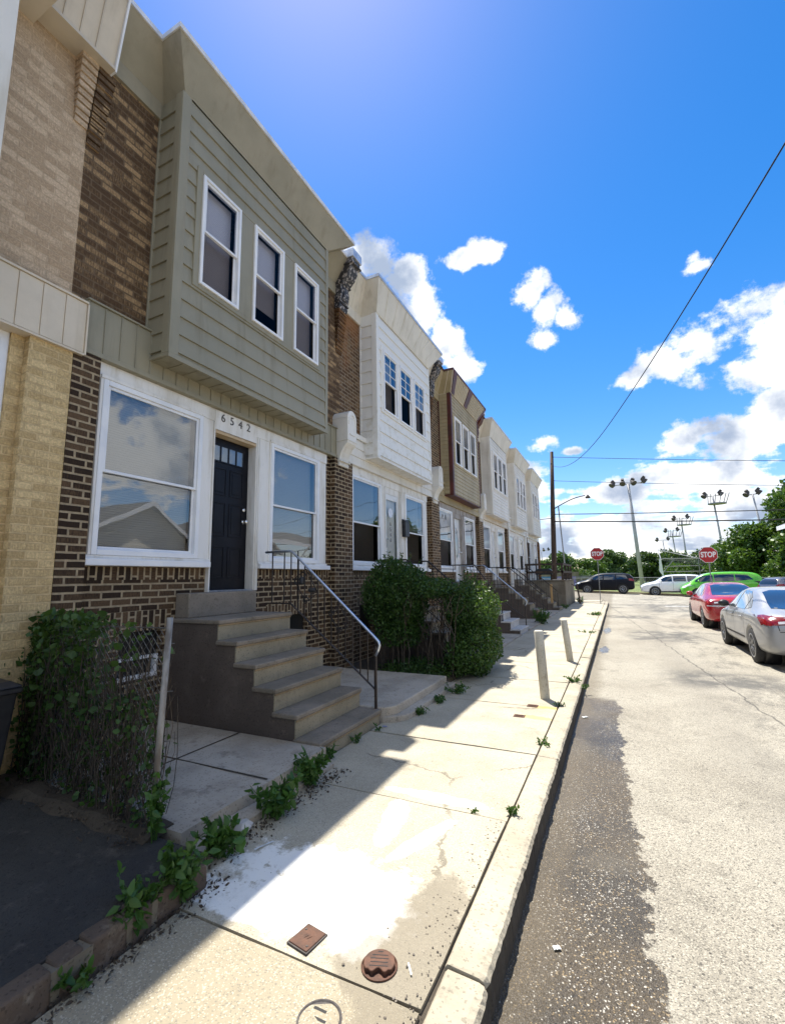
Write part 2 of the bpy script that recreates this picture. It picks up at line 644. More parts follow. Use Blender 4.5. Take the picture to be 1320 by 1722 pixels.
MAT['blind'] = blind_mat('blind_slats', (.84, .82, .76))
MAT['blind_tan'] = blind_mat('blind_slats_tan', (.50, .48, .40))
MAT['blind_dim'] = blind_mat('dim_shade', (.78, .77, .80))
MAT['curtain'] = plain('curtain', (.7, .7, .72), (.5, .5, .54), 10, .8, stretch=(1, 4, .15))
MAT['black_paint'] = plain('black_door_paint', (.004, .004, .007), (.007, .007, .011), 4, .42, spec=.22, bump=.0005, bscale=30)
MAT['white_door'] = plain('white_door_paint', (.76, .76, .75), (.64, .64, .62), 3, .4)
MAT['chrome'] = plain('chrome', (.75, .75, .75), None, rough=.18, metal=1)
MAT['black_iron'] = plain('black_iron', (.018, .016, .016), (.05, .035, .028), 14, .45, metal=.3, bump=.001, bscale=60)
MAT['galv'] = plain('galvanised', (.33, .33, .34), (.22, .22, .22), 12, .5, metal=.35)
MAT['old_post'] = plain('weathered_post', (.30, .29, .27), (.15, .13, .11), 16, .7, metal=.2, stretch=(1, 1, .3))
MAT['pale_pole'] = plain('pale_painted_steel', (.42, .42, .43), (.34, .34, .35), 2, .55)
MAT['bright_rail'] = plain('worn_bright_rail', (.55, .60, .68), (.42, .46, .54), 10, .28, metal=.85)
MAT['wire'] = plain('cable_black', (.012, .012, .013), None, rough=.7)
MAT['fence_wire'] = plain('fence_wire', (.20, .20, .19), (.10, .09, .08), 20, .5, metal=.6)
MAT['black_plastic'] = plain('black_plastic', (.016, .017, .02), (.03, .03, .033), 6, .45, bump=.001, bscale=20)
MAT['dark_glass'] = plain('door_lite_glass', (.10, .14, .17), None, rough=.06, spec=.9)
MAT['basement_dark'] = plain('basement_dark', (.02, .02, .02), None, rough=.3)
MAT['rubber'] = plain('rubber', (.018, .018, .018), (.03, .03, .03), 30, .8)
MAT['number'] = plain('house_number_metal', (.07, .055, .04), (.14, .11, .08), 40, .4, metal=.6)
MAT['weathered_wood'] = plain('weathered_wood', (.075, .050, .034), (.030, .022, .018), 6, .8, bump=.004, bscale=30, stretch=(1, 1, .15))
MAT['pole_wood'] = plain('pole_wood', (.080, .050, .034), (.035, .024, .018), 5, .85, bump=.006, bscale=18, stretch=(1, 1, .1))
MAT['raw_wood'] = plain('raw_timber', (.48, .30, .12), (.36, .22, .09), 5, .7, stretch=(1, 1, .1))
MAT['twig'] = plain('twig', (.045, .034, .025), (.095, .074, .052), 20, .9)
MAT['bark'] = plain('bark', (.07, .05, .035), (.12, .09, .06), 6, .9, bump=.01, bscale=12)


def leaf_mat(name, c1, c2, c3, trans=.3):
    t = NT(name)
    r = t.geo().outputs['Random Per Island']
    c = t.mix(t.ramp(r, .0, 1.0, False), c1, c2)
    c = t.mix(t.ramp(t.noise(1.1, 3), .45, .7), c, c3)
    t.set(c, .45, 0, .4)
    tr = t.n('ShaderNodeBsdfTranslucent')
    t.l(t.mix(.5, c, (.16, .26, .02)), tr.inputs['Color'])
    mx = t.n('ShaderNodeMixShader')
    mx.inputs[0].default_value = trans
    t.l(t.b.outputs[0], mx.inputs[1])
    t.l(tr.outputs[0], mx.inputs[2])
    t.l(mx.outputs[0], t.out.inputs['Surface'])
    return t.m


MAT['leaf_hedge'] = leaf_mat('privet_leaf', (.018, .050, .011), (.070, .145, .028), (.034, .085, .020))
MAT['leaf_weed'] = leaf_mat('weed_leaf', (.030, .085, .014), (.065, .15, .026), (.045, .11, .02), .3)
MAT['leaf_vine'] = leaf_mat('vine_leaf', (.020, .052, .012), (.065, .13, .026), (.03, .07, .016), .3)
MAT['leaf_tree'] = leaf_mat('tree_leaf', (.035, .085, .012), (.085, .16, .025), (.05, .11, .02), .3)
MAT['leaf_tree_dark'] = leaf_mat('tree_leaf_dark', (.020, .050, .013), (.045, .090, .02), (.03, .07, .02), .25)
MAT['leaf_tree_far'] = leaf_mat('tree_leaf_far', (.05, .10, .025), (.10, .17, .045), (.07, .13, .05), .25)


def concrete_walk():
    t = NT('sidewalk_concrete')
    s = t.sep()
    n1 = t.noise(1.6, 6, .6)
    n2 = t.noise(7, 6, .7)
    c = t.mix(t.ramp(n1, .35, .7), (.45, .405, .31), (.36, .32, .24))
    c = t.mix(t.ramp(n2, .55, .8), c, (.30, .27, .21))
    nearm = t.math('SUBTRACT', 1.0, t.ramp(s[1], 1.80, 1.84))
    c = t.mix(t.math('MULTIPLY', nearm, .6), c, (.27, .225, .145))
    spk = t.vor(190, out='Color')
    sv = t.sep(spk)[0]
    c = t.mix(t.math('MULTIPLY', t.math('GREATER_THAN', sv, .92), .5), c, (.14, .13, .12))
    c = t.mix(t.math('MULTIPLY', t.math('LESS_THAN', sv, .12), .5), c, (.62, .56, .44))
    # white cement skim trowelled over the near slab, with ragged rims
    def blob(cx, cy, rx, ry, rot=0.0):
        ca, sa = math.cos(rot), math.sin(rot)
        dx = t.math('SUBTRACT', s[0], cx)
        dy = t.math('SUBTRACT', s[1], cy)
        a = t.math('ADD', t.math('MULTIPLY', dx, ca/rx), t.math('MULTIPLY', dy, sa/rx))
        b = t.math('ADD', t.math('MULTIPLY', dx, -sa/ry), t.math('MULTIPLY', dy, ca/ry))
        return t.math('SUBTRACT', 1.0, t.math('SQRT', t.math('ADD', t.math('MULTIPLY', a, a), t.math('MULTIPLY', b, b))))
    f = blob(-1.58, 2.24, .74, .44)
    for a in ((-1.22, 2.12, .22, .30), (-1.85, 2.0, .5, .17), (-1.50, 3.02, .10, .36, .25), (-1.22, 2.90, .07, .42, -.35), (-1.35, 3.45, .5, .08)):
        f = t.math('MAXIMUM', f, blob(*a))
    f = t.math('ADD', f, t.math('MULTIPLY', t.math('SUBTRACT', t.noise(4.5, 9, .74), .5), 1.5))
    f = t.math('MULTIPLY', t.ramp(f, .12, .34), t.math('GREATER_THAN', s[1], 1.83))
    c = t.mix(t.math('MULTIPLY', f, t.ramp(t.noise(13, 8, .75), .33, .47)), c, (.86, .84, .78))
    # darker worn aggregate round the cast covers and along the kerb
    g = t.math('MAXIMUM', blob(-.93, 2.10, .20, .62), blob(-1.05, 1.93, .22, .2))
    g = t.math('ADD', g, t.math('MULTIPLY', t.math('SUBTRACT', t.noise(7, 9, .75), .5), 1.5))
    dk = t.ramp(t.noise(2.3, 7, .7, t.map(t.pos(), (1, 1, 1), (3, 5, 0))), .56, .70)
    c = t.mix(t.math('MULTIPLY', dk, .35), c, (.22, .19, .14))
    crk = t.math('SUBTRACT', 1.0, t.ramp(t.vor(.62, t.map(t.comb(t.math('ADD', s[0], t.math('MULTIPLY', t.noise(3, 6, .7), .35)), t.math('ADD', s[1], t.math('MULTIPLY', t.noise(4, 6, .7), .3))), (1, 1, 1)), 'DISTANCE_TO_EDGE'), .0025, .008))
    c = t.mix(t.math('MULTIPLY', crk, t.math('MULTIPLY', t.ramp(t.noise(.9, 2), .5, .56), .6)), c, (.10, .085, .06))
    c = t.mix(t.math('MULTIPLY', t.ramp(g, .0, .3), .75), c, (.22, .19, .14))
    # faded yellow marking paint by the small covers
    yb = t.math('MAXIMUM', blob(-.98, 5.74, .26, .09), blob(-.93, 6.22, .26, .09))
    yb = t.math('ADD', yb, t.math('MULTIPLY', t.math('SUBTRACT', t.noise(14, 5), .5), .8))
    c = t.mix(t.math('MULTIPLY', t.ramp(yb, .1, .4), .55), c, (.72, .50, .10))
    t.bump(t.math('ADD', t.math('MULTIPLY', t.noise(140, 4, .7), .5), t.math('ADD', n2, t.math('MULTIPLY', sv, .25))), .004)
    return t.set(c, .82, 0, .25)


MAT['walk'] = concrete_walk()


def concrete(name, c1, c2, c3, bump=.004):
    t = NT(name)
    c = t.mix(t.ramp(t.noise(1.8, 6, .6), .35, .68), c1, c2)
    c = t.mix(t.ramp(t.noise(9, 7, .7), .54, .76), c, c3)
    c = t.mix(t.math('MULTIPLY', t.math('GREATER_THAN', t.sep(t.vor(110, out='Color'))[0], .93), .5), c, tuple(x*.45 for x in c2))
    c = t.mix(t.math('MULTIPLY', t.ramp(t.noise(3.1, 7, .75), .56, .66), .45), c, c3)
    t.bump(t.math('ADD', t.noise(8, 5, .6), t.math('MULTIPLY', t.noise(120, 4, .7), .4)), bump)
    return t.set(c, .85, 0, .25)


MAT['curb'] = concrete('kerb_concrete', (.46, .41, .31), (.35, .31, .235), (.24, .215, .165), .007)
MAT['slab'] = concrete('yard_concrete', (.46, .41, .34), (.33, .29, .235), (.17, .145, .115))
MAT['step_tread'] = concrete('step_tread', (.255, .215, .17), (.18, .155, .12), (.13, .11, .08), .003)
MAT['step_riser'] = concrete('step_riser', (.33, .285, .20), (.26, .225, .155), (.19, .16, .115), .003)
MAT['step_edge'] = concrete('step_edge', (.36, .27, .16), (.27, .20, .12), (.15, .11, .07), .003)
MAT['step_side'] = concrete('step_side', (.135, .108, .090), (.105, .084, .070), (.19, .15, .12), .002)
MAT['marble'] = concrete('old_marble', (.56, .55, .53), (.42, .41, .40), (.24, .22, .2), .003)
MAT['old_wall'] = concrete('retaining_concrete', (.22, .195, .15), (.14, .12, .09), (.075, .06, .045), .008)
MAT['dirt'] = concrete('dirt', (.085, .07, .052), (.055, .045, .034), (.035, .03, .024), .01)
MAT['asphalt_yard'] = concrete('yard_asphalt', (.062, .060, .055), (.042, .040, .038), (.11, .10, .088), .022)
MAT['edging_brick'] = concrete('edging_brick', (.13, .095, .070), (.085, .065, .05), (.24, .21, .17), .012)
MAT['stone'] = concrete('pebble', (.24, .21, .16), (.12, .10, .085), (.42, .39, .34), .004)
MAT['bollard'] = concrete('bollard_paint', (.52, .50, .43), (.42, .395, .33), (.22, .18, .12), .003)


def asphalt():
    t = NT('road_asphalt')
    s = t.sep()
    cell = t.sep(t.vor(150, out='Color'))
    cell2 = t.sep(t.vor(165, out='Color'))
    clus = t.ramp(t.noise(2.6, 4, .6, t.map(t.pos(), (1, .6, 1), (2, 9, 0))), .42, .62)
    n1 = t.noise(.55, 6, .62)
    n2 = t.noise(3.2, 6, .68)
    base = t.mix(t.ramp(n1, .36, .66), (.345, .318, .258), (.275, .25, .20))
    worn = t.ramp(t.noise(1.0, 7, .72, t.map(t.pos(), (1.3, .55, 1))), .48, .62)
    lane = t.ramp(s[0], .75, 1.6)
    base = t.mix(t.math('MULTIPLY', t.math('MULTIPLY', worn, lane), .80), base, (.115, .108, .092))
    base = t.mix(t.math('MULTIPLY', t.ramp(n2, .50, .72), .5), base, (.16, .145, .115))
    base = t.mix(t.math('MULTIPLY', t.math('GREATER_THAN', cell[0], .82), .7), base, (.10, .09, .075))
    base = t.mix(t.math('MULTIPLY', t.math('LESS_THAN', cell[0], .16), .38), base, (.62, .57, .46))
    track = t.math('SUBTRACT', 1.0, t.ramp(t.math('ABSOLUTE', t.math('SUBTRACT', t.math('ADD', s[0], t.math('MULTIPLY', t.noise(1.5, 3), .3)), 1.15)), .05, .42))
    base = t.mix(t.math('MULTIPLY', track, .22), base, (.17, .155, .13))
    oil = t.ramp(t.noise(1.6, 5, .6, t.map(t.pos(), (1, .8, 1), (7, 3, 0))), .66, .74)
    base = t.mix(t.math('MULTIPLY', oil, .45), base, (.085, .075, .06))
    # dark patches across the lane farther on
    def band(x0, x1, y0, y1, e=.35):
        a = t.math('MULTIPLY', t.ramp(s[0], x0-e, x0+e), t.math('SUBTRACT', 1.0, t.ramp(s[0], x1-e, x1+e)))
        b = t.math('MULTIPLY', t.ramp(s[1], y0-e, y0+e), t.math('SUBTRACT', 1.0, t.ramp(s[1], y1-e, y1+e)))
        return t.math('MULTIPLY', a, b)
    patch = t.math('MAXIMUM', band(.7, 2.3, 8.9, 10.2), band(.2, 1.9, 14.5, 17.0))
    patch = t.math('MAXIMUM', patch, band(1.0, 4.0, 25.5, 31.5, .5))
    patch = t.math('MAXIMUM', patch, band(-.7, 1.2, 21.5, 23.0, .4))
    patch = t.math('MULTIPLY', patch, t.ramp(t.noise(2.2, 6, .65), .36, .6))
    base = t.mix(t.math('MULTIPLY', patch, .75), base, (.075, .075, .072))
    dot = t.sep(t.vor(22, out='Color'))
    dd_ = t.math('MULTIPLY', t.math('LESS_THAN', t.vor(22), .16), t.math('GREATER_THAN', dot[2], .72))
    base = t.mix(t.math('MULTIPLY', dd_, .8), base, (.06, .055, .05))
    # thin sealed crack wandering down the lane
    ck = t.math('ABSOLUTE', t.math('SUBTRACT', s[0], t.math('ADD', t.math('MULTIPLY', s[1], -.093), t.math('ADD', 2.15, t.math('MULTIPLY', t.noise(2.4, 4), .22)))))
    base = t.mix(t.math('MULTIPLY', t.math('SUBTRACT', 1.0, t.ramp(ck, .006, .022)), .7), base, (.06, .055, .05))
    # water lying in the gutter
    edge = t.math('ADD', s[0], t.math('MULTIPLY', t.math('SUBTRACT', t.noise(3.4, 7, .72), .5), .42))
    edge = t.math('ADD', edge, t.math('MULTIPLY', s[1], .032))
    edge = t.math('ADD', edge, t.math('MULTIPLY', t.math('SUBTRACT', t.noise(13, 6, .6), .5), .11))
    wx = t.math('SUBTRACT', 1.0, t.ramp(edge, .10, .118))
    wy = t.math('SUBTRACT', 1.0, t.ramp(t.math('ADD', s[1], t.math('MULTIPLY', t.noise(3, 4), .5)), 7.7, 7.9))
    wet = t.math('MULTIPLY', wx, wy)
    def pud(cx, cy, rx, ry):
        dx = t.math('MULTIPLY', t.math('SUBTRACT', s[0], cx), 1/rx)
        dy = t.math('MULTIPLY', t.math('SUBTRACT', s[1], cy), 1/ry)
        d = t.math('SQRT', t.math('ADD', t.math('MULTIPLY', dx, dx), t.math('MULTIPLY', dy, dy)))
        return t.math('SUBTRACT', 1.0, t.ramp(t.math('ADD', d, t.math('MULTIPLY', t.noise(7, 6, .65), 1.6)), 1.35, 1.5))
    p2 = t.math('MAXIMUM', pud(-.42, 12.4, .16, .9), pud(-.42, 16.7, .18, 1.3))
    damp = t.math('MAXIMUM', wet, p2)
    col_w = t.mix(t.ramp(t.noise(1.2, 5, .6), .4, .65), (.072, .056, .036), (.042, .036, .028))
    col_w = t.mix(t.math('MULTIPLY', t.math('LESS_THAN', cell[0], .055), .8), col_w, (.30, .22, .12))
    col_w = t.mix(t.math('MULTIPLY', t.math('GREATER_THAN', cell[0], .90), .7), col_w, (.015, .013, .012))
    col_w = t.mix(t.math('MULTIPLY', t.math('GREATER_THAN', cell2[1], t.math('SUBTRACT', .985, t.math('MULTIPLY', clus, .045))), .8), col_w, (.55, .52, .45))
    col_w = t.mix(t.math('MULTIPLY', t.ramp(t.noise(2.0, 5, .6), .5, .7), .5), col_w, (.11, .095, .07))
    col = t.mix(damp, base, col_w)
    # dirt line beside the kerb
    gut = t.math('SUBTRACT', 1.0, t.ramp(t.math('ADD', s[0], t.math('MULTIPLY', t.math('SUBTRACT', t.noise(4, 5), .5), .35)), -.52, -.30))
    col = t.mix(t.math('MULTIPLY', gut, .5), col, (.12, .095, .06))
    pool = t.math('MULTIPLY', t.math('MULTIPLY', wet, t.math('MULTIPLY', t.ramp(s[1], 3.4, 5.2), .55)), t.ramp(t.noise(1.3, 4, .5, t.map(t.pos(), (1, .5, 1))), .44, .58))
    pool = t.math('MAXIMUM', pool, p2)
    rgh = t.math('SUBTRACT', t.math('SUBTRACT', .9, t.math('MULTIPLY', damp, .38)), t.math('MULTIPLY', pool, .42))
    h = t.math('ADD', t.math('MULTIPLY', t.vor(120), .9), t.math('MULTIPLY', t.noise(30, 5, .7), .8))
    h = t.math('MULTIPLY', h, t.math('SUBTRACT', 1.0, t.math('MULTIPLY', pool, .93)))
    t.bump(h, .006)
    return t.set(col, rgh, 0, .4)


MAT['road'] = asphalt()
MAT['grass'] = plain('field_grass', (.10, .17, .035), (.20, .22, .07), .35, .9, bump=.03, bscale=14)


def rust(name, marks=None):
    t = NT(name)
    c = t.mix(t.ramp(t.noise(22, 6, .65), .35, .68), (.115, .052, .030), (.065, .033, .022))
    c = t.mix(t.math('MULTIPLY', t.ramp(t.noise(70, 4, .7), .6, .75), .6), c, (.20, .11, .07))
    t.bump(t.noise(90, 5, .7), .0015)
    return t.set(c, .65, .25, .4)


MAT['rust'] = rust('rusted_iron')
MAT['dark_iron'] = plain('dark_cast_iron', (.045, .038, .036), (.09, .08, .07), 18, .75, bump=.002, bscale=80)

# ------------------------------------------------------------------ ground
F = -4.60          # facade plane
HW = 4.88          # house width
Y0 = 2.35          # party line between the beige and the sage house


def ramp01(y):
    t = min(1, max(0, (y-30)/9.0))
    return t*t*(3-2*t)


def gz(x, y):
    """height of the road crown surface"""
    return -0.15 + ramp01(y)*(0.26 - .045*max(-14, min(12, x)))


def sheet(name, xs, ys, zf, m, label=None):
    V = np.array([(x, y, zf(x, y)) for y in ys for x in xs])
    nx = len(xs)
    Fq = np.array([(j*nx+i, j*nx+i+1, (j+1)*nx+i+1, (j+1)*nx+i) for j in range(len(ys)-1) for i in range(nx-1)])
    o = raw_mesh(name, V, Fq, m)
    o['kind'] = 'structure'
    return o


lin = lambda a, b, n: list(np.linspace(a, b, n))
sheet('ground', [-900, -300, -100, -40, -14, 0, 12, 40, 100, 300, 900], lin(-60, 30, 4)+lin(32, 44, 7)+[60, 120, 300, 900, 1500],
      lambda x, y: gz(x, y)-.03 + (0.0 if y < 44 else -.0), MAT['dirt'])
sheet('field_grass', [-700, -200, -60, -14, 0, 12, 40, 100, 300, 800], [44.9, 60, 120, 300, 700, 1200], lambda x, y: gz(x, y)+.13, MAT['grass'])
sheet('road', lin(-0.60, 4.75, 20), lin(-6, 32.4, 60), lambda x, y: gz(x, y), MAT['road'])
sheet('cross_street', [-80, -30]+lin(-14, 14, 20)+[30, 80], lin(32.4, 43.9, 14), lambda x, y: gz(x, y), MAT['road'])
# far verge and its kerb
mb = MB()
xs = lin(-60, 60, 41)
for a, b in zip(xs[:-1], xs[1:]):
    za, zb = gz(a, 44), gz(b, 44)
    mb.hexa([(a, 43.9, za-.2), (b, 43.9, zb-.2), (b, 44.1, zb-.2), (a, 44.1, za-.2), (a, 43.9, za+.13), (b, 43.9, zb+.13), (b, 44.1, zb+.13), (a, 44.1, za+.13)])
setp(mb.build('far_kerb', MAT['curb']), kind='structure')
sheet('grass_verge', lin(-60, 60, 21), [44.1, 45.0], lambda x, y: gz(x, 44)+.125, MAT['grass'])

# sidewalk slabs with open joints over a dirt bed
rs = random.Random(3)
XJ = -0.785


def slab_mesh(mb, x0, x1, y0, y1, z, th=.1, nx=6, ny=6, amp=.0035):
    """a slab with slightly uneven top and crumbled rims"""
    b = len(mb.v)
    for j in range(ny+1):
        for i in range(nx+1):
            x = x0+(x1-x0)*i/nx
            y = y0+(y1-y0)*j/ny
            e = (i in (0, nx)) or (j in (0, ny))
            if i == 0: x += rs.uniform(0, .006)
            if i == nx: x -= rs.uniform(0, .006)
            if j == 0: y += rs.uniform(0, .005)
            if j == ny: y -= rs.uniform(0, .005)
            mb.v.append((x, y, z+rs.uniform(-amp, amp)*(1 if not e else .6)-(.004 if e else 0)))
    for j in range(ny):
        for i in range(nx):
            a = b+j*(nx+1)+i
            mb.f.append((a, a+1, a+nx+2, a+nx+1))
            mb.m.append(0)
    rim = [b+i for i in range(nx+1)]+[b+j*(nx+1)+nx for j in range(1, ny+1)]+[b+ny*(nx+1)+i for i in reversed(range(nx))]+[b+j*(nx+1) for j in reversed(range(1, ny))]
    c = len(mb.v)
    for r in rim:
        p = mb.v[r]
        mb.v.append((p[0], p[1], z-th))
    n = len(rim)
    for i in range(n):
        j = (i+1) % n
        mb.f.append((rim[j], rim[i], c+i, c+j))
        mb.m.append(0)


mb = MB()
joints = [-3.0, -1.2, .32, 1.82, 3.32, 4.60, 6.22]
while joints[-1] < 31:
    joints.append(joints[-1]+1.52)
joints[-1] = 31.9
for a, b in zip(joints[:-1], joints[1:]):
    tz = rs.uniform(-.004, .004)
    xl = -2.46 if b < 7 else -2.40
    if b < 1.9: xl = -2.10
    if a > 3.3: xl = -2.545
    slab_mesh(mb, xl+.0, XJ-.012, a+.006, b-.006, tz)
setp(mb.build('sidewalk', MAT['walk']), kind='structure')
mb = MB()
mb.box(-2.7, -.62, -3, 32.0, -.14, -.022)
setp(mb.build('sidewalk_bed', MAT['dirt']), kind='structure')

# kerb: stones with worn, rounded road edge, butted with open joints
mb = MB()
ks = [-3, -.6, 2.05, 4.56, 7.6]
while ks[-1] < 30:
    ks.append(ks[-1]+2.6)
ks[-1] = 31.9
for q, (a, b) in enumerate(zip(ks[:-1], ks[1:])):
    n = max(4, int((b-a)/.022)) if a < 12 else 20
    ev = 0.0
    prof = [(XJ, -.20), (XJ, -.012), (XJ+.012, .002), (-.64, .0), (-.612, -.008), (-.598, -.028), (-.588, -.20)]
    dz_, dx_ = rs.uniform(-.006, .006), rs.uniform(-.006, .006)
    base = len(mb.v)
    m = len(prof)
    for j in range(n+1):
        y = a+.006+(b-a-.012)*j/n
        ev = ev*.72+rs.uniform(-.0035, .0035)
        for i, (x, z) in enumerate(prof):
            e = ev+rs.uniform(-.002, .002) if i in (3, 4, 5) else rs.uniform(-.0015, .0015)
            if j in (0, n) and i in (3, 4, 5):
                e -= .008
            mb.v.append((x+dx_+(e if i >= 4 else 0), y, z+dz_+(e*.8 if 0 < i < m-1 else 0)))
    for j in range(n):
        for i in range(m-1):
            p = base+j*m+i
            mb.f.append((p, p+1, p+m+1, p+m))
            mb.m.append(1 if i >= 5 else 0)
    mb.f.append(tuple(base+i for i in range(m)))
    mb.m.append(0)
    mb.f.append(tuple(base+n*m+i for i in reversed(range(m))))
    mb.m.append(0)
setp(mb.build('kerb', [MAT['curb'], concrete('kerb_face_dark', (.085, .075, .06), (.055, .048, .04), (.13, .115, .09), .007)], smooth=False), kind='structure')  # second material: darker concrete on the road-side face

# other side of the street: kerb, walk
mb = MB()
mb.box(4.75, 4.92, -6, 31.9, -.3, .0)
setp(mb.build('opposite_kerb', MAT['curb'], bevel=.02), kind='structure')
mb = MB()
y = -6.0
while y < 31:
    slab_mesh(mb, 4.935, 6.6, y+.006, min(y+1.5, 31.9)-.006, 0.0, nx=2, ny=2)
    y += 1.5
setp(mb.build('opposite_sidewalk', MAT['walk']), kind='structure')
mb = MB()
mb.box(6.61, 8.4, -6, 31.9, -.3, .03)
setp(mb.build('opposite_yard', MAT['slab']), kind='structure')
# cross street sidewalk return at the corner
mb = MB()
slab_mesh(mb, -4.5, -1.0, 31.95, 33.6, 0.02, nx=4, ny=3)
slab_mesh(mb, -30, -4.55, 31.95, 33.6, 0.04, nx=6, ny=3)
setp(mb.build('corner_sidewalk', MAT['walk']), kind='structure')
# painted stop line on the far lane
mb = MB()
mb.box(2.3, 4.5, 30.0, 30.35, -.15+.001, -.146)
setp(mb.build('stop_line', plain('road_paint', (.70, .70, .66), (.45, .44, .40), 9, .7)), kind='structure')

# front yards
mb = MB()
slab_mesh(mb, -4.60, -2.47, 2.12, 3.66, .135, .16, 5, 4)
slab_mesh(mb, -4.60, -3.52, 2.12, 3.66, .140, .16, 1, 1) if False else None
setp(mb.build('yard_slab', MAT['slab']), kind='structure')
# saw-cut joints of the yard slab
mb = MB()
mb.box(-3.50, -3.485, 2.14, 3.64, .1365, .1405)
mb.box(-4.58, -2.50, 2.905, 2.918, .1365, .1405)
setp(mb.build('yard_slab_joint', MAT['dirt']), kind='structure')
# lower broken apron strip in front of the slab
mb = MB()
for (a, b, x1, z) in ((2.0, 2.42, -2.30, .035), (2.44, 3.05, -2.33, .05), (3.08, 3.62, -2.36, .03)):
    slab_mesh(mb, -2.50, x1, a, b, z, .14, 3, 4, .012)
setp(mb.build('broken_apron', MAT['slab']), kind='structure')
# right hand yard of the sage house
def rounded_slab(name, x0, x1, y0, y1, z0, z1, r, m):
    pts = [(x0, y0), (x0, y1), (x1, y1)]
    pts = [(x0, y0), (x0, y1)]
    pts += [(x1, y1)]
    arc = [(x1-r+r*math.sin(a), y0+r-r*math.cos(a)) for a in np.linspace(math.pi/2, 0, 8)]
    mb = MB()
    mb.prism(pts+arc, 'z', z0, z1)
    return setp(mb.build(name, m, bevel=.015, seg=2), kind='structure')


rounded_slab('yard_slab', F, -2.42, 4.87, 6.78, -.05, .165, .22, MAT['slab'])
rounded_slab('yard_kerb', F, -2.30, 4.88, 6.86, -.05, .065, .30, MAT['slab'])
mb = MB()
mb.box(F, -2.48, 6.9, 8.45, -.05, .06)
setp(mb.build('hedge_bed', MAT['dirt']), kind='structure')
mb = MB()
for k in range(1, 6):
    y0 = Y0+HW*k
    if k >= 2:
        mb.box(F, -2.52, y0+.02, y0+1.28, -.05, .035)
        mb.box(F, -2.50, y0+2.53, y0+HW-.01, -.05, .042)
    else:
        mb.box(F, -2.50, y0+2.53, y0+HW-.01, -.05, .042)
setp(mb.build('yard_paving', MAT['slab']), kind='structure')
# asphalt patch in front of the beige house
mb = MB()
slab_mesh(mb, -4.60, -2.20, -3.0, 2.06, .12, .16, 8, 10, .006)
setp(mb.build('yard_asphalt', MAT['asphalt_yard']), kind='structure')
r_ = root('brick_edging', (-2.13, .5, 0), 'low mossy brick edging along the dark asphalt yard at lower left', 'brick edging')
y = -2.6
mb = MB()
while y < 1.98:
    L = rs.uniform(.10, .19)
    x = -2.17+rs.uniform(-.006, .006)
    j = rs.uniform(-.011, .011)
    mb.hexa([(x-.05+j, y, -.05), (x+.055+j, y+.004, -.05), (x+.055+j, y+L, -.05), (x-.05+j, y+L-.004, -.05),
             (x-.05+j, y, .125+j), (x+.05+j, y+.004, .12+j), (x+.05+j, y+L, .118-j), (x-.05+j, y+L, .125-j)])
    y += L+rs.uniform(.012, .022)
mb.build('brick_row', MAT['edging_brick'], r_, bevel=.016, seg=3)
mb = MB()
mb.box(-2.235, -2.121, -2.6, 2.0, -.05, .108)
mb.build('mortar_bed', MAT['old_wall'], r_)

# ------------------------------------------------------------------ house pieces
def holes_quads(mb, P, a0, a1, z0, z1, holes, mi=0, off=0.0, depth=.2):
    """plane with rectangular holes. P(a, z, o) -> point; reveals go back by depth"""
    As = sorted({a0, a1, *[h[0] for h in holes], *[h[1] for h in holes]})
    Zs = sorted({z0, z1, *[h[2] for h in holes], *[h[3] for h in holes]})
    As = [a for a in As if a0 <= a <= a1]
    Zs = [z for z in Zs if z0 <= z <= z1]
    for a, b in zip(As[:-1], As[1:]):
        for c, d in zip(Zs[:-1], Zs[1:]):
            m, n = (a+b)/2, (c+d)/2
            if any(h[0] < m < h[1] and h[2] < n < h[3] for h in holes):
                continue
            mb.poly([P(a, c, off), P(b, c, off), P(b, d, off), P(a, d, off)], mi)
    for h in holes:
        if h[0] < a0 or h[1] > a1 or h[2] < z0 or h[3] > z1:
            continue
        A, B, C, D = h[:4]
        if len(h) > 4:
            continue
        for (p, q) in (((A, C), (B, C)), ((B, C), (B, D)), ((B, D), (A, D)), ((A, D), (A, C))):
            mb.poly([P(p[0], p[1], off), P(q[0], q[1], off), P(q[0], q[1], off-depth), P(p[0], p[1], off-depth)], mi)


def siding(mb, P, a0, a1, z0, z1, pitch, proud, holes=(), mi=0):
    """horizontal lap siding: saw-tooth courses around holes"""
    n = max(1, round((z1-z0)/pitch))
    p = (z1-z0)/n
    for i in range(n):
        za, zb = z0+i*p, z0+(i+1)*p
        zs = sorted({za, zb, *[z for h in holes for z in h[2:4] if za < z < zb]})
        off = lambda z: .003+proud*(1-(z-za)/p)
        for c, d in zip(zs[:-1], zs[1:]):
            m = (c+d)/2
            cuts = sorted((max(a0, h[0]), min(a1, h[1])) for h in holes if h[2] < m < h[3])
            x = a0
            spans = []
            for h in cuts:
                if h[0] > x:
                    spans.append((x, h[0]))
                x = max(x, h[1])
            if x < a1:
                spans.append((x, a1))
            for (s, e) in spans:
                mb.poly([P(s, c, off(c)), P(e, c, off(c)), P(e, d, off(d)), P(s, d, off(d))], mi)
                if c == za:
                    mb.poly([P(s, c, 0), P(e, c, 0), P(e, c, off(c)), P(s, c, off(c))], mi)


def PX(X):      # plane facing +X at X: a is y
    return lambda a, z, o: (X+o, a, z)


def PYn(Y, x0=0):   # plane facing -Y at Y: a is x
    return lambda a, z, o: (a, Y-o, z)


def PYp(Y):
    return lambda a, z, o: (a, Y+o, z)


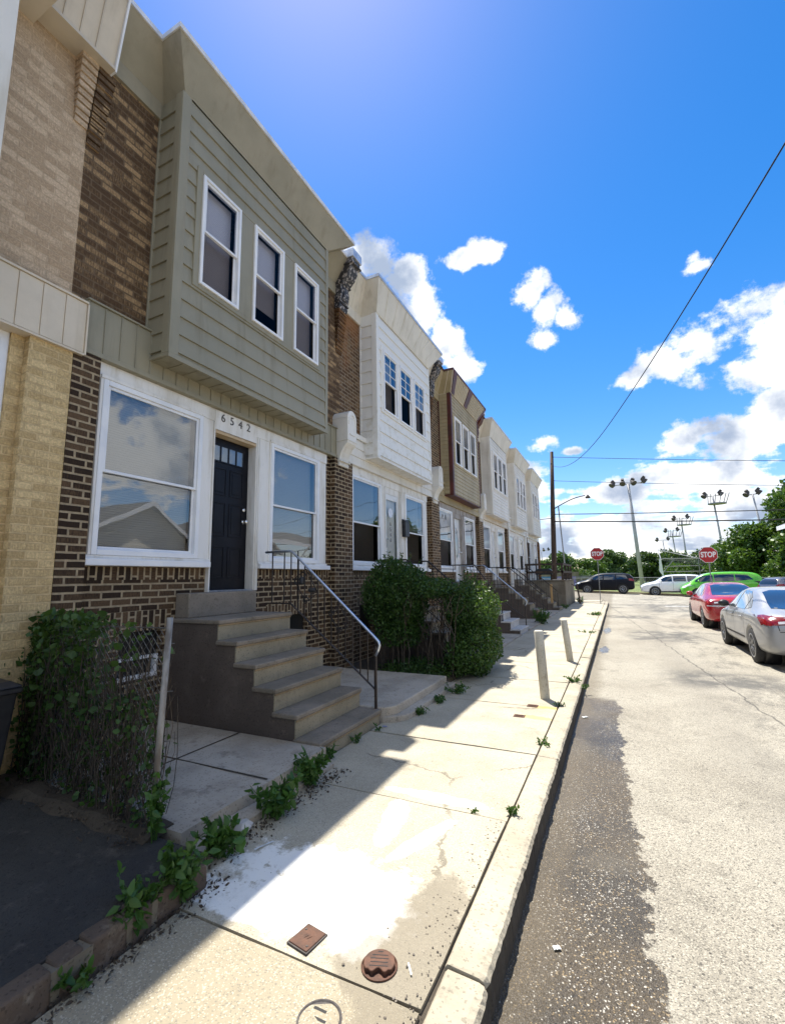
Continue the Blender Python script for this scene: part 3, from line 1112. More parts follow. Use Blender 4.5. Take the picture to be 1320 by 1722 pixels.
def dhung(parent, y0, y1, z0, z1, X, fm, name='window', blind='blind', glass='glass', lower='glass', grid=None, fw=.045, label=None, meet=.5, drop=0.0):
    """double hung sash window in an opening at plane X: frame + two sashes, panes and blind as sub-parts"""
    f = MB()
    t = .07
    for (a, b, c, d) in ((y0, y0+fw, z0, z1), (y1-fw, y1, z0, z1), (y0+fw, y1-fw, z1-fw, z1), (y0+fw, y1-fw, z0, z0+fw)):
        f.box(X-t, X+.022, a, b, c, d)
    zm = z0+(z1-z0)*meet
    sw = .032
    a, b = y0+fw, y1-fw
    for (c, d, xx) in ((zm-.01, z1-fw, X+.002), (z0+fw, zm+.03, X-.028)):
        for (p, q, r, s) in ((a, a+sw, c, d), (b-sw, b, c, d), (a+sw, b-sw, d-sw, d), (a+sw, b-sw, c, c+sw)):
            f.box(xx-.024, xx, p, q, r, s)
    if grid:
        cols, rows = grid
        for i in range(1, cols):
            yy = a+sw+(b-a-2*sw)*i/cols
            f.box(X-.018, X-.002, yy-.008, yy+.008, zm+.022, z1-fw-sw)
        for i in range(1, rows):
            zz = zm+.022+(z1-fw-sw-zm-.022)*i/rows
            f.box(X-.0185, X-.0025, a+sw, b-sw, zz-.008, zz+.008)
    w = f.build(name, fm, parent, bevel=.004)
    if label:
        w['label'] = label
    for (c, d, xx, g) in ((zm+.02, z1-fw-sw, X-.012, glass), (z0+fw+sw, zm, X-.042, lower)):
        p = MB()
        p.poly([(xx, a+sw-.004, c-.004), (xx, b-sw+.004, c-.004), (xx, b-sw+.004, d+.004), (xx, a+sw-.004, d+.004)])
        p.build('pane', MAT[g], w, recalc=False)
    if blind:
        q = MB()
        q.box(X-.135, X-.128, a+.01, b-.01-(.05 if blind == 'blind_tan' else 0), z0+fw+.01+drop, z1-.02)
        q.build('blind', MAT[blind], w)
    return w


def cornice_rings(y0, zc, ze, ov=.25):
    yb0, yb1, y1 = y0+.81, y0+3.83, y0+HW
    lo = [(F+.02, y0+.0), (F+.02, yb0-.0), (XB+.02, yb0-.0), (XB+.02, yb1), (F+.02, yb1), (F+.02, y1)]
    hi = [(F+.30, y0+.0), (F+.30, yb0-ov), (XE, yb0-ov), (XE, yb1+.60), (F+.30, yb1+.60), (F+.30, y1)]
    return [(x, y, zc) for x, y in lo], [(x, y, ze) for x, y in hi]


XB, XE = -4.21, -4.00
ZE = 7.92


def steps(k, label, marble=False, y0=None, n=6):
    ya, yb = (Y0+HW*k+1.31, Y0+HW*k+2.51) if y0 is None else y0
    r = root('front_steps', (-3.5, (ya+yb)/2, 0), label, 'steps', 'concrete steps in front of the row houses')
    rise, run, xf = .213, .258, -2.535
    # solid side profile
    prof = [(F, -.05), (xf-.03, -.05)]
    for i in range(n):
        prof += [(xf-.03-run*i, .155-.05+rise*i), (xf-.03-run*(i+1), .155-.05+rise*i)]
    prof[-1] = (F, .155-.05+rise*(n-1))
    b = MB()
    b.prism(prof, 'y', ya+.012, yb-.012)
    b.build('stair_side', MAT['step_side'], r)
    for i in range(n):
        z = .155+rise*i
        x = xf-run*i
        mar = marble and i < 3
        t = MB()
        xb = x-run-.05 if i < n-1 else F+.0
        t.box(xb, x+.0, ya-.012 if not mar else ya-.03, yb+.012, z-.048, z)
        o = t.build('tread', MAT['marble' if mar else 'step_tread'], r, bevel=.014, seg=3)
        t = MB()
        t.box(x-.03-.01, x-.026, ya+.004, yb-.004, z-rise+.002 if i else -.05, z-.047)
        # darker stained moulding right under the nosing
        t.build('riser', MAT['marble' if mar else 'step_riser'], o)
        if not mar:
            t = MB()
            t.box(x-.027, x-.012, ya+.0, yb-.0, z-.066, z-.0475)
            t.build('nosing', MAT['step_edge'], o, bevel=.005)
    t = MB()
    t.box(F, F+.22, ya+.06, yb-.05, .155+rise*(n-1), 1.50)
    t.build('door_block', MAT['step_tread'], r, bevel=.012, seg=2)
    return r


def railing(k, y, label, top='black_iron', ornament=False, x_end=-2.60, z_off=0, hook=True, x_wall=F+.0):
    r = root('stair_railing', (x_end, y, .155), label, 'railing', 'railings on the front steps')
    zt, zb = 2.01, 1.33
    xk = -3.84
    xe, ze = x_end, .93
    m = MB()
    for (p, q) in (((xk, zb), (xe-.02, .38)),):
        m.tube([(x_wall+.02, y, zb), (xk, y, zb), (xe, y, .36)], .011, 6)
    # end post, square
    m.box(xe-.013, xe+.013, y-.013, y+.013, .15, ze-.09)
    m.build('lower_rail', MAT['black_iron'], r)
    t = MB()
    pts = [(x_wall+.0, y, zt), (xk-.02, y, zt), (xk+.03, y, zt-.02)]
    pts += [(xe-.02, y, ze+.03), (xe+.045, y, ze-.03), (xe+.055, y, ze-.07), (xe+.035, y, ze-.13), (xe, y, ze-.19)] if hook else [(xe, y, ze)]
    t.tube(pts, .017, 8)
    t.build('handrail', MAT[top], r, smooth=True)
    for i in range(11):
        x = xk+.12+(xe-xk-.12)*i/11.0
        fz = (x-xk)/(xe-xk)
        b = MB()
        b.box(x-.006, x+.006, y-.006, y+.006, zb+(.36-zb)*fz, zt+(ze-zt)*fz-.005)
        b.build('baluster', MAT['black_iron'], r)
    for x in (x_wall+.12, x_wall+.32, x_wall+.54, xk):
        b = MB()
        b.box(x-.006, x+.006, y-.006, y+.006, zb, zt-.005)
        b.build('baluster', MAT['black_iron'], r)
    if ornament:
        o = MB()
        for (cx, cz, s) in ((-3.60, 1.48, 1), (-3.10, 1.10, .8)):
            # a diamond with scrolled corners
            d = .19*s
            for sg in (1, -1):
                o.tube([(cx-d, y, cz+.16*s), (cx, y, cz+sg*d*1.1+.08*s), (cx+d, y, cz-.02*s)], .007, 5)
            for (ox, oz) in ((-d*.75, .12*s), (d*.6, .0), (0, -.12*s), (-.05, .2*s)):
                pts = []
                for q in range(15):
                    a = q*.55
                    rr = .055*s*(1-q/18)
                    pts.append((cx+ox+rr*math.cos(a), y, cz+oz+rr*math.sin(a)))
                o.tube(pts, .007, 5)
        o.build('scroll_ornament', MAT['black_iron'], r, smooth=True)
        l = MB()
        l.lathe((-3.66, y-.0, 1.62), [(.028, -.05), (.034, -.03), (.034, .04), (.02, .05)], 10)
        l.lathe((-3.50, y-.0, 1.50), [(.024, -.05), (.030, -.03), (.030, .04), (.02, .05)], 10, axis='x')
        l.build('solar_lamp', MAT['black_plastic'], r, smooth=True)
    return r


def panel_door(parent, y0, y1, z0, z1, X, m, lites=True, knob_side=1, oval=False):
    d = MB()
    d.box(X-.045, X, y0, y1, z0, z1)
    w = y1-y0
    cols = ((y0+w*.13, y0+w*.46), (y0+w*.54, y0+w*.87))
    rows = ((.07, .28), (.345, .57), (.615, .80)) if lites else ((.07, .28), (.345, .62), (.68, .92))
    if not oval:
        for (a, b) in cols:
            for (c, e) in rows:
                zc_, zd = z0+(z1-z0)*c, z0+(z1-z0)*e
                # moulded panel: a raised ring and raised field
                for (p, q, r, s) in ((a, a+.018, zc_, zd), (b-.018, b, zc_, zd), (a+.018, b-.018, zd-.018, zd), (a+.018, b-.018, zc_, zc_+.018)):
                    d.box(X+.0005, X+.009, p, q, r, s)
                d.box(X+.0005, X+.006, a+.045, b-.045, zc_+.045, zd-.045)
    else:
        for (c, e) in ((.05, .22),):
            for (a, b) in cols:
                d.box(X+.0005, X+.008, a, b, z0+(z1-z0)*c, z0+(z1-z0)*e)
    door = d.build('door', m, parent, bevel=.004)
    if lites:
        fr = MB()
        a, b = y0+w*.11, y0+w*.86
        c, e = z0+(z1-z0)*.845, z0+(z1-z0)*.945
        fr.box(X+.0005, X+.012, a, b, e, e+.02)
        fr.box(X+.0005, X+.012, a, b, c-.02, c)
        n = 4
        for i in range(n+1):
            yy = a+(b-a)*i/n
            fr.box(X+.001, X+.012, yy-.011, yy+.011, c, e)
        fr.build('lite_frame', m, door)
        for i in range(n):
            g = MB()
            g.poly([(X+.004, a+(b-a)*i/n+.010, c), (X+.004, a+(b-a)*(i+1)/n-.010, c), (X+.004, a+(b-a)*(i+1)/n-.010, e), (X+.004, a+(b-a)*i/n+.010, e)])
            g.build('lite', MAT['lite_glass'], door)
    if oval:
        cy_, cz_ = (y0+y1)/2, z0+(z1-z0)*.60
        g = MB()
        pts = [(X+.006, cy_+.17*math.cos(a), cz_+.48*math.sin(a)) for a in np.linspace(0, 2*math.pi, 28)[:-1]]
        g.poly(pts)
        g.build('oval_glass', MAT['dark_glass'], door)
        g = MB()
        g.tube([(X+.006, cy_+.19*math.cos(a), cz_+.50*math.sin(a)) for a in np.linspace(0, 2*math.pi, 29)], .016, 6, cap=False)
        g.build('oval_frame', m, door, smooth=True)
    ky = y1-.07 if knob_side > 0 else y0+.07
    h = MB()
    zk = z0+.93
    h.lathe((X, ky, zk), [(.03, .0), (.03, .008), (.012, .012), (.012, .035), (.028, .045), (.031, .06), (.022, .075), (.004, .08)], 14, axis='x')
    h.build('door_knob', MAT['chrome'], door, smooth=True)
    h = MB()
    h.lathe((X, ky, zk+.17), [(.028, .0), (.028, .012), (.018, .02), (.006, .022)], 14, axis='x')
    h.build('deadbolt', MAT['chrome'], door, smooth=True)
    return door


MAT['lite_glass'] = plain('reflecting_lite', (.16, .20, .24), None, rough=.04, spec=1.0, metal=.3)


def text_mesh(txt, size, M, name, m, parent, ext=.004, spacing=1.0, xs=1.0, bold=0.0):
    cu = bpy.data.curves.new(name, 'FONT')
    cu.body = txt
    cu.size = size
    cu.extrude = ext
    cu.space_character = spacing
    cu.offset = bold
    cu.align_x = 'CENTER'
    cu.align_y = 'CENTER'
    o = bpy.data.objects.new(name, cu)
    COL.objects.link(o)
    dg = bpy.context.evaluated_depsgraph_get()
    me = bpy.data.meshes.new_from_object(o.evaluated_get(dg))
    bpy.data.objects.remove(o)
    bpy.data.curves.remove(cu)
    me.transform(Matrix.Diagonal((xs, 1, 1, 1)))
    me.transform(M)
    off = WL_[parent.name]
    me.transform(Matrix.Translation(-off))
    me.materials.clear()
    me.materials.append(m)
    ob = bpy.data.objects.new(name, me)
    COL.objects.link(ob)
    WL_[ob.name] = off
    ob.parent = parent
    return ob


def faceX(x, y, z):     # text upright facing +X, reading along +Y
    return Matrix(((0, 0, 1, x), (1, 0, 0, y), (0, 1, 0, z), (0, 0, 0, 1)))


def faceYn(x, y, z, tilt=0.0, yaw=0.0):   # facing -Y, reading along +X
    return Matrix(((1, 0, 0, x), (0, 0, -1, y), (0, 1, 0, z), (0, 0, 0, 1))) @ Matrix.Rotation(yaw, 4, 'Y') @ Matrix.Rotation(tilt, 4, 'Z')


def house(k, st):
    y0 = Y0+HW*k
    y1 = y0+HW
    yb0, yb1 = y0+.81, y0+3.83
    r = root('row_house', (F, y0+HW/2, 0), st['label'], 'house', 'brick row houses along the left side')
    zc = st.get('zc', 7.45)
    low, upb = MAT[st['low']], MAT[st['up']]
    near = k <= 1
    # --- masonry shell
    ox = y0+.30
    opening = (y0+.27, y0+4.37, 1.80, 3.87, 0)
    dopen = (y0+1.78, y0+2.63, 1.49, 1.80, 0)
    base1 = (y0+.72, y0+1.22, .62, 1.12)
    base2 = (y0+3.0, y0+3.9, .50, 1.10)
    mb = MB()
    zb = 4.0
    holes_quads(mb, PX(F), y0, y1, -.2, zb, [opening, dopen, base1, base2], 0)
    holes_quads(mb, PX(F), y0, y1, zb, ZE, [(y0+st.get('wa', 1.07), y0+st.get('wb', 3.58), *st.get('wz', (5.10, 6.62)), 0)], 1)
    for yy, s in ((y0+.004, 1), (y1-.004, -1)):
        mb.poly([(F-.001, yy, -.2), (-13, yy, -.2), (-13, yy, ZE), (F-.001, yy, ZE)], 2)
    mb.poly([(-13, y0, -.2), (-13, y1, -.2), (-13, y1, ZE), (-13, y0, ZE)], 0)
    mb.poly([(F-.2, y0, 1.35), (-13, y0, 1.35), (-13, y1, 1.35), (F-.2, y1, 1.35)], 2)
    mb.poly([(F-.2, y0, 4.0), (-13, y0, 4.0), (-13, y1, 4.0), (F-.2, y1, 4.0)], 2)
    # rowlock courses under the sill and above the cellar windows
    if near and k >= 0:
        holes_quads(mb, PX(F), y0+.30, y0+1.77, 1.66, 1.795, [], 3, .004)
        holes_quads(mb, PX(F), y0+2.64, y1-.38, 1.66, 1.795, [], 3, .004)
        for h in (base1, base2):
            holes_quads(mb, PX(F), h[0]-.1, h[1]+.1, h[3], h[3]+.21, [], 3, .004)
    mb.build('wall', [low, upb, MAT['interior'], MAT['brick_soldier']], r, recalc=False)
    # half piers at both party lines
    pd = .125
    for (a, b) in ((y0+.003, y0+.26), (y1-.36, y1-.003)):
        m = MB()
        m.box(F-.01, F+pd, a, b, -.1, st.get('pz', 3.86))
        m.build('pier', MAT[st.get('pier', st['low'])], r)
    # cellar windows
    for h, lab in ((base1, 0), (base2, 1)):
        m = MB()
        m.box(F-.12, F-.09, h[0], h[1], h[2], h[3])
        w = m.build('cellar_window', MAT['basement_dark'], r)
        m = MB()
        if k == 0:
            for (a, b, c, d) in ((h[0], h[1], h[3]-.30, h[3]-.27), (h[0], h[1], h[2], h[2]+.04), (h[1]-.05, h[1], h[2]+.04, h[3]-.3), (h[0], h[0]+.04, h[2]+.04, h[3]-.3)):
                m.box(F-.09, F-.05, a, b, c, d)
            m.build('cellar_frame', MAT['vinyl'], w)
        else:
            for i in range(9):
                yy = h[0]+(h[1]-h[0])*(i+.5)/9
                m.box(F-.045, F-.03, yy-.006, yy+.006, h[2], h[3])
            m.build('window_bars', MAT['black_iron'], w)
    # --- band over the ground floor
    bm_ = MAT[st['band']]
    m = MB()
    bz0, bz1 = st.get('bz', (3.87, 4.42))
    ba, bb = y0+st.get('ba', .10), y1-st.get('bb', .16)
    m.box(F, F+.10, ba, bb, bz0, bz1)
    if st['bandstyle'] == 'ribs':
        yy = ba+.012
        while yy < bb:
            m.box(F+.1005, F+.112, yy-.006, yy+.006, bz0+.05, bz1)
            yy += st.get('bp', .172)
        m.box(F+.1005, F+.118, ba, bb, bz0, bz0+.05)
        m.box(F+.04, F+.125, ba, bb, bz1+.002, bz1+.022)
    else:
        n = 3
        for i in range(n):
            m.hexa([(F+.1, ba, bz0+i*.18), (F+.122, ba, bz0+i*.18+.003), (F+.122, bb, bz0+i*.18+.003), (F+.1, bb, bz0+i*.18),
                    (F+.1, ba, bz0+(i+1)*.18), (F+.104, ba, bz0+(i+1)*.18), (F+.104, bb, bz0+(i+1)*.18), (F+.1, bb, bz0+(i+1)*.18)])
        m.box(F, F+.145, ba, bb, bz1+.002, bz1+.10)
    m.build('band', bm_, r, bevel=.003)
    # --- projecting bay
    sm = MAT[st['bay']]
    zb0 = 4.13
    wz0, wz1 = st.get('wz', (5.10, 6.62))
    wa, wb = y0+st.get('wa', 1.07), y0+st.get('wb', 3.58)
    hole = (wa, wb, wz0, wz1)
    m = MB()
    pit = st.get('pitch', .2)
    siding(m, PX(XB), yb0+.05, yb1-.03, zb0+.03, zc-.0, pit, st.get('proud', .016), [hole])
    siding(m, PYn(yb0), F, XB-.05, zb0+.03, zc, pit, st.get('proud', .016))
    siding(m, PYp(yb1), F, XB-.03, zb0+.03, zc, pit, .012)
    holes_quads(m, PX(XB), yb0, yb1, zb0, zc, [hole], 0, 0, .09)
    m.box(F, XB, yb0+.001, yb0+.02, zb0, zc)
    m.box(F, XB-.001, yb1-.02, yb1-.001, zb0, zc)
    bay = m.build('bay', [sm], r, recalc=False)
    m = MB()
    cw = .10
    tm = MAT[st.get('trim', st['bay'])]
    m.box(XB-.0, XB+.024, yb0-.024, yb0+cw, zb0-.012, zc)
    m.box(XB-cw, XB-.0, yb0-.0245, yb0-.0, zb0-.012, zc)
    m.build('corner_trim', tm, bay, bevel=.004)
    m = MB()
    m.box(XB-.0, XB+.024, yb1-.045, yb1+.024, zb0-.012, zc)
    m.box(XB-.045, XB-.0, yb1, yb1+.0245, zb0-.012, zc)
    m.build('corner_trim', tm, bay, bevel=.004)
    m = MB()
    m.box(F, F+.03, yb0-.03, yb0-.001, zb0, zc)
    m.build('wall_trim', tm, bay, bevel=.004)
    m = MB()
    m.box(F+.101, XB+.028, yb0-.024, yb1+.024, zb0-.05, zb0-.013)
    if st['bandstyle'] == 'ribs':
        yy = yb0
        while yy < yb1:
            m.box(F+.126, XB-.0, yy, yy+.01, zb0-.058, zb0-.0505)
            yy += .2
        m.box(XB+.0, XB+.0285, yb0-.0245, yb1+.0245, zb0-.066, zb0-.0505)
    m.build('bay_soffit', MAT[st.get('soffit', st['bay'])], bay)
    # triple window
    t = MB()
    mul = st.get('mull', .25)
    ww = (wb-wa-2*mul-.10)/3
    ys = []
    a = wa+.05
    for i in range(3):
        ys.append((a, a+ww))
        a += ww+mul
    e = .03
    for (a, b, c, d) in ((wa-e, wa+.05, wz0-e, wz1+e), (wb-.05, wb+e, wz0-e, wz1+e), (wa+.05, wb-.05, wz1-.035, wz1+e), (wa+.05, wb-.05, wz0-e, wz0+.03)):
        t.box(XB-.05, XB+.034, a, b, c, d)
    for i in range(2):
        t.box(XB-.05, XB+.030, ys[i][1], ys[i+1][0], wz0+.03, wz1-.035)
    t.build('window_casing', MAT[st.get('casing', st['bay'])], bay, bevel=.004)
    for i, (a, b) in enumerate(ys):
        dhung(r, a, b, wz0+.03, wz1-.035, XB+.034, MAT[st.get('wframe', 'vinyl')], grid=st.get('grid'), blind=None if st.get('baybare') else ('blind' if i != 1 else None) if k else 'blind_dim', drop=((.05, .30, .12)[i] if k == 0 else 0),
              glass='glass_bay' if k == 0 or k > 1 else 'glass', lower='glass_screen' if k == 0 else 'glass_dark', fw=.04)
    # --- cornice: flared ring round the bay
    lo, hi = cornice_rings(y0, zc, ZE)
    m = MB()
    cm = st.get('cornice', st['bay'])
    mats = [MAT[cm], MAT[st.get('cornice2', cm)]]
    for i in range(5):
        m.poly([lo[i], lo[i+1], hi[i+1], hi[i]])
    # frieze trim under it
    m.box(F, F+.035, y0+.0, yb0-.03, zc-.22, zc+.0)
    m.box(F, F+.035, yb1+.0, y1-.0, zc-.22, zc+.0)
    if st.get('cribs'):
        for i, nn in ((0, 3), (1, 1), (2, st['cribs']), (3, 2), (4, 3)):
            for q in range(nn+(1 if i == 2 else 0)):
                f = (q+(0.0 if i == 2 else .5))/nn
                p = Vector(lo[i]).lerp(Vector(lo[i+1]), f)
                h = Vector(hi[i]).lerp(Vector(hi[i+1]), f)
                nrm = Vector((1, 0, -.3)) if i in (0, 2, 4) else Vector((0, -1 if i == 1 else 1, -.3))
                p += nrm*.002
                h += nrm*.002
                m.tube([p, h], .0055 if not st.get('boldribs') else .014, 4, 1)
        m.tube([Vector(q)+Vector((.006, 0, 0)) for q in lo], .016, 5, 1)
    cor = m.build('cornice', mats, r, recalc=False)
    if st.get('patches'):
        for (f0, f1, w) in ((.02, .10, 0), (.44, .54, 0), (.96, 1.0, 0)):
            m = MB()
            a0, a1 = Vector(lo[2]).lerp(Vector(lo[3]), f0), Vector(lo[2]).lerp(Vector(lo[3]), f1)
            b0, b1 = Vector(hi[2]).lerp(Vector(hi[3]), f0), Vector(hi[2]).lerp(Vector(hi[3]), f1)
            o = Vector((.02, 0, -.01))
            m.hexa([a0, a1, a1+o, a0+o, b0, b1, b1+o, b0+o])
            m.build('cornice_bracket', MAT['maroon'], cor)
    # roof slab with metal drip edge
    o = .018
    ring = [(F+.30+o, y0+.002), (F+.30+o, yb0-.25-o), (XE+o, yb0-.25-o), (XE+o, yb1+.6+o), (F+.30+o, yb1+.6+o), (F+.30+o, y1-.002)]
    pts = [(x, y) for x, y in ring]+[(-13.1, y1-.002), (-13.1, y0+.002)]
    m = MB()
    m.prism(pts, 'z', ZE+.001, ZE+.065)
    m.build('roof', MAT[st.get('edge', 'metal_edge')], r)
    m = MB()
    pts2 = [(x-.06, y) for x, y in ring[:1]]+[(ring[1][0]-.06, ring[1][1]+.06)]+[(ring[2][0]-.06, ring[2][1]+.06), (ring[3][0]-.06, ring[3][1]-.06), (ring[4][0]-.06, ring[4][1]-.06), (ring[5][0]-.06, ring[5][1])]
    m.prism(pts2+[(-13, y1-.002), (-13, y0+.002)], 'z', ZE+.066, ZE+.075)
    m.build('roof_felt', MAT['roof'], r)
    # --- ground floor frontage: casings, windows, door
    fm = MAT[st.get('front', 'wood_white')]
    Z0, Z1 = 1.905, 3.70
    wA = (y0+.34, y0+1.60)
    dA = (y0+1.80, y0+2.55)
    wB = (y0+2.88, y0+4.12)
    m = MB()
    m.box(F-.05, F+.05, opening[0], opening[1], Z1, opening[3])
    m.box(F-.05, F+.03, opening[0], wA[0], Z0, Z1)
    m.box(F-.05, F+.045, wA[1], dA[0]-.02, Z0, Z1)
    m.box(F-.05, F+.045, dA[1]+.08, wB[0], Z0, Z1)
    m.box(F-.05, F+.03, wB[1], opening[1], Z0, Z1)
    m.box(F-.05, F+.06, opening[0]-.0, dA[0]-.001, 1.80, Z0-.001)
    m.box(F-.05, F+.06, dA[1]+.101, opening[1], 1.80, Z0-.001)
    # stepped mouldings round the openings
    for (a, b) in (wA, wB):
        m.box(F+.0305, F+.062, a-.03, a, Z0, Z1-.0)
        m.box(F+.0305, F+.062, b, b+.03, Z0, Z1-.0)
        m.box(F+.051, F+.072, a-.03, b+.03, Z1, Z1+.04)
    m.box(F-.16, F+.062, dA[0]-.0195, dA[0]+.0, 1.50, Z1+.0)
    m.box(F-.16, F+.062, dA[1], dA[1]+.0795, 1.50, Z1+.0)
    m.box(F+.063, F+.078, dA[1]+.02, dA[1]+.035, 1.50, Z1-.001)
    m.box(F+.0625, F+.075, dA[1]+.06, dA[1]+.075, 1.50, Z1-.001)
    m.build('window_surround', fm, r, bevel=.004)
    if k >= 0:
        m = MB()
        m.box(F+.06, F+.105, opening[0], dA[0]-.03, 1.80, 1.87)
        m.build('window_sill', MAT['vinyl'] if k < 3 else fm, r, bevel=.006)
        m = MB()
        m.box(F+.06, F+.105, dA[1]+.11, opening[1]+.04, 1.80, 1.87)
        m.build('window_sill', MAT['vinyl'] if k < 3 else fm, r, bevel=.006)
    wf = MAT[st.get('wframe', 'vinyl')]
    if not st.get('noA'):
        dhung(r, wA[0], wA[1], Z0, Z1, F+.045, wf, blind=st.get('blind', 'blind'), lower=st.get('lower', 'glass'), fw=.055, meet=.47)
    dhung(r, wB[0], wB[1], Z0, Z1, F+.045, wf, blind=st.get('blind', 'blind'), lower=st.get('lower', 'glass'), fw=.055, meet=.47)
    # door
    zt = 3.55
    hd = MB()
    hd.box(F-.10, F+.036, dA[0], dA[1], zt+.0, Z1-.001)
    if k == 0:
        hd.box(F+.0365, F+.062, dA[0], dA[1]+.0, zt+.0, zt+.035)
    hd.build('door_header', MAT['wood_warm'] if k == 0 else fm, r)
    if k == 0:
        hp = MB()
        hp.box(F+.0515, F+.058, dA[0]-.01, dA[1]+.0, Z1-.10+.0, 3.86)
        q = hp.build('number_board', fm, r)
        for i, ch in enumerate('6542'):
            text_mesh(ch, .155, faceX(F+.060, dA[0]+.12+i*.155, 3.775), 'house_number', MAT['number'], r, .004)
    dm = MAT[st.get('door', 'white_door')]
    if st.get('storm'):
        d = MB()
        a, b = dA
        z0 = 1.52
        X = F+.03
        for (p, q, c, e) in ((a, a+.10, z0, zt), (b-.10, b, z0, zt), (a+.10, b-.10, zt-.13, zt), (a+.10, b-.10, z0, z0+.22)):
            d.box(X-.035, X, p, q, c, e)
        door = d.build('storm_door', MAT['white_door'], r, bevel=.006)
        g = MB()
        g.poly([(X-.015, a+.09, z0+.2), (X-.015, b-.09, z0+.2), (X-.015, b-.09, zt-.12), (X-.015, a+.09, zt-.12)])
        g.build('door_glass', MAT['glass_clear'], door, recalc=False)
        g = MB()
        g.box(X-.10, X-.07, a, b, z0, zt)
        g.build('inner_door', MAT['white_door'], door)
        g = MB()
        g.box(X, X+.03, a+.045, a+.06, z0+.80, z0+1.0)
        g.box(X, X+.04, a+.03, a+.12, z0+.98, z0+1.0)
        g.build('door_handle', MAT['chrome'], door, bevel=.003)
        g = MB()
        g.lathe((X-.012, (a+b)/2-.05, zt-.42), [(.11, 0), (.11, .004)], 20, axis='x')
        g.build('round_sticker', plain('sticker', (.55, .6, .7), (.8, .82, .85), 20, .5), door)
        for i, ch in enumerate('6540'):
            text_mesh(ch, .13, faceX(X-.008, (a+b)/2-.06, zt-.68-i*.125), 'door_number', MAT['number'], door, .002)
        g = MB()
        g.box(F+.045, F+.16, b+.10, b+.34, 2.62, 2.98)
        g.hexa([(F+.045, b+.09, 2.98), (F+.17, b+.09, 2.98), (F+.17, b+.35, 2.98), (F+.045, b+.35, 2.98), (F+.045, b+.09, 3.04), (F+.10, b+.09, 3.04), (F+.10, b+.35, 3.04), (F+.045, b+.35, 3.04)])
        g.build('mailbox', MAT['black_plastic'], r, bevel=.01, seg=2)
    elif k >= 0:
        panel_door(r, dA[0]+.002, dA[1]-.002, 1.52, zt, F-.08 if k == 0 else F-.02, dm, lites=(k == 0), oval=st.get('oval', False))
        tb = MB()
        tb.box(F-.14, F+.07, dA[0], dA[1], 1.49, 1.519)
        tb.build('door_sill', MAT['galv'], r, bevel=.004)
    return r


def console(yc, label, m='black_peel'):
    """scrolled wooden console under the eaves at a party line, with its corbelled bricks"""
    r = root('cornice_console', (F, yc, 6.2), label, 'cornice bracket', 'carved consoles between the houses')
    b = MB()
    prof = [(F, 6.95), (F+.10, 6.93), (F+.13, 7.0), (F+.11, 7.06), (F+.15, 7.14), (F+.17, 7.28), (F+.15, 7.40), (F+.20, 7.48), (F+.30, 7.58), (F+.36, 7.70), (F+.38, 7.78), (F+.42, 7.80), (F+.42, 7.92), (F, 7.92)]
    b.prism(prof, 'y', yc-.15, yc+.15)
    for (z, x) in ((7.06, .125), (7.44, .18), (7.79, .425)):
        b.box(F, F+x+.02, yc-.17, yc+.17, z, z+.035)
    b.prism([(F+.16, 7.12), (F+.19, 7.2), (F+.185, 7.34), (F+.165, 7.42), (F+.10, 7.42), (F+.10, 7.12)], 'y', yc-.08, yc+.08)
    b.build('scroll', MAT[m], r, bevel=.008)
    c = MB()
    c.box(F-.1, F+.45, yc-.17, yc+.17, 7.925, 8.10)
    c.build('metal_cap', MAT['metal_edge'], r, bevel=.004)
    d = MB()
    for i in range(12):
        z = 6.05+.0735*i
        x = .018+.0085*i
        d.box(F-.01, F+x, yc-.10-.004*i, yc+.10+.004*i, z, z+.062)
        d.box(F-.01, F+x-.008, yc-.095-.004*i, yc+.095+.004*i, z+.062, z+.0735)
    d.build('brick_corbel', MAT['brick_rust'], r)
    return r


MAT['black_peel'] = plain('peeling_black_paint', (.035, .035, .04), (.42, .38, .36), 18, .6, lo=.50, hi=.62)


def scroll_bracket(yc, label):
    r = root('scroll_bracket', (F, yc, 3.7), label, 'bracket', 'white scroll brackets on the party piers')
    b = MB()
    arc = [(F+.10+.20*math.cos(a)*0+.0, 0) for a in (0,)]
    prof = [(F, 3.72), (F+.16, 3.72), (F+.17, 3.76), (F+.155, 3.80), (F+.17, 3.90), (F+.20, 3.98), (F+.25, 4.06), (F+.30, 4.11), (F+.33, 4.14), (F+.34, 4.19), (F+.34, 4.62), (F, 4.62)]
    b.prism(prof, 'y', yc-.16, yc+.16)
    w = b.build('console_body', MAT['white_siding'], r, bevel=.006, seg=2)
    b = MB()
    hp = [(yc-.16, 4.621)]+[(yc-.16*math.cos(a), 4.621+.16*math.sin(a)) for a in np.linspace(.15, math.pi-.15, 12)]+[(yc+.16, 4.621)]
    b.prism(hp, 'x', F, F+.34)
    b.build('round_head', MAT['white_siding'], r, bevel=.004)
    b = MB()
    b.tube([(F+.343, yc-.12*math.cos(a), 4.50+.20*math.sin(a)) for a in np.linspace(0, math.pi, 12)], .014, 6)
    b.box(F+.34, F+.352, yc-.09, yc+.09, 4.30, 4.33)
    b.box(F, F+.20, yc-.175, yc+.175, 3.80, 3.825)
    b.box(F, F+.35, yc-.175, yc+.175, 4.18, 4.205)
    b.build('moulding', MAT['white_siding'], r, bevel=.003)
    return r


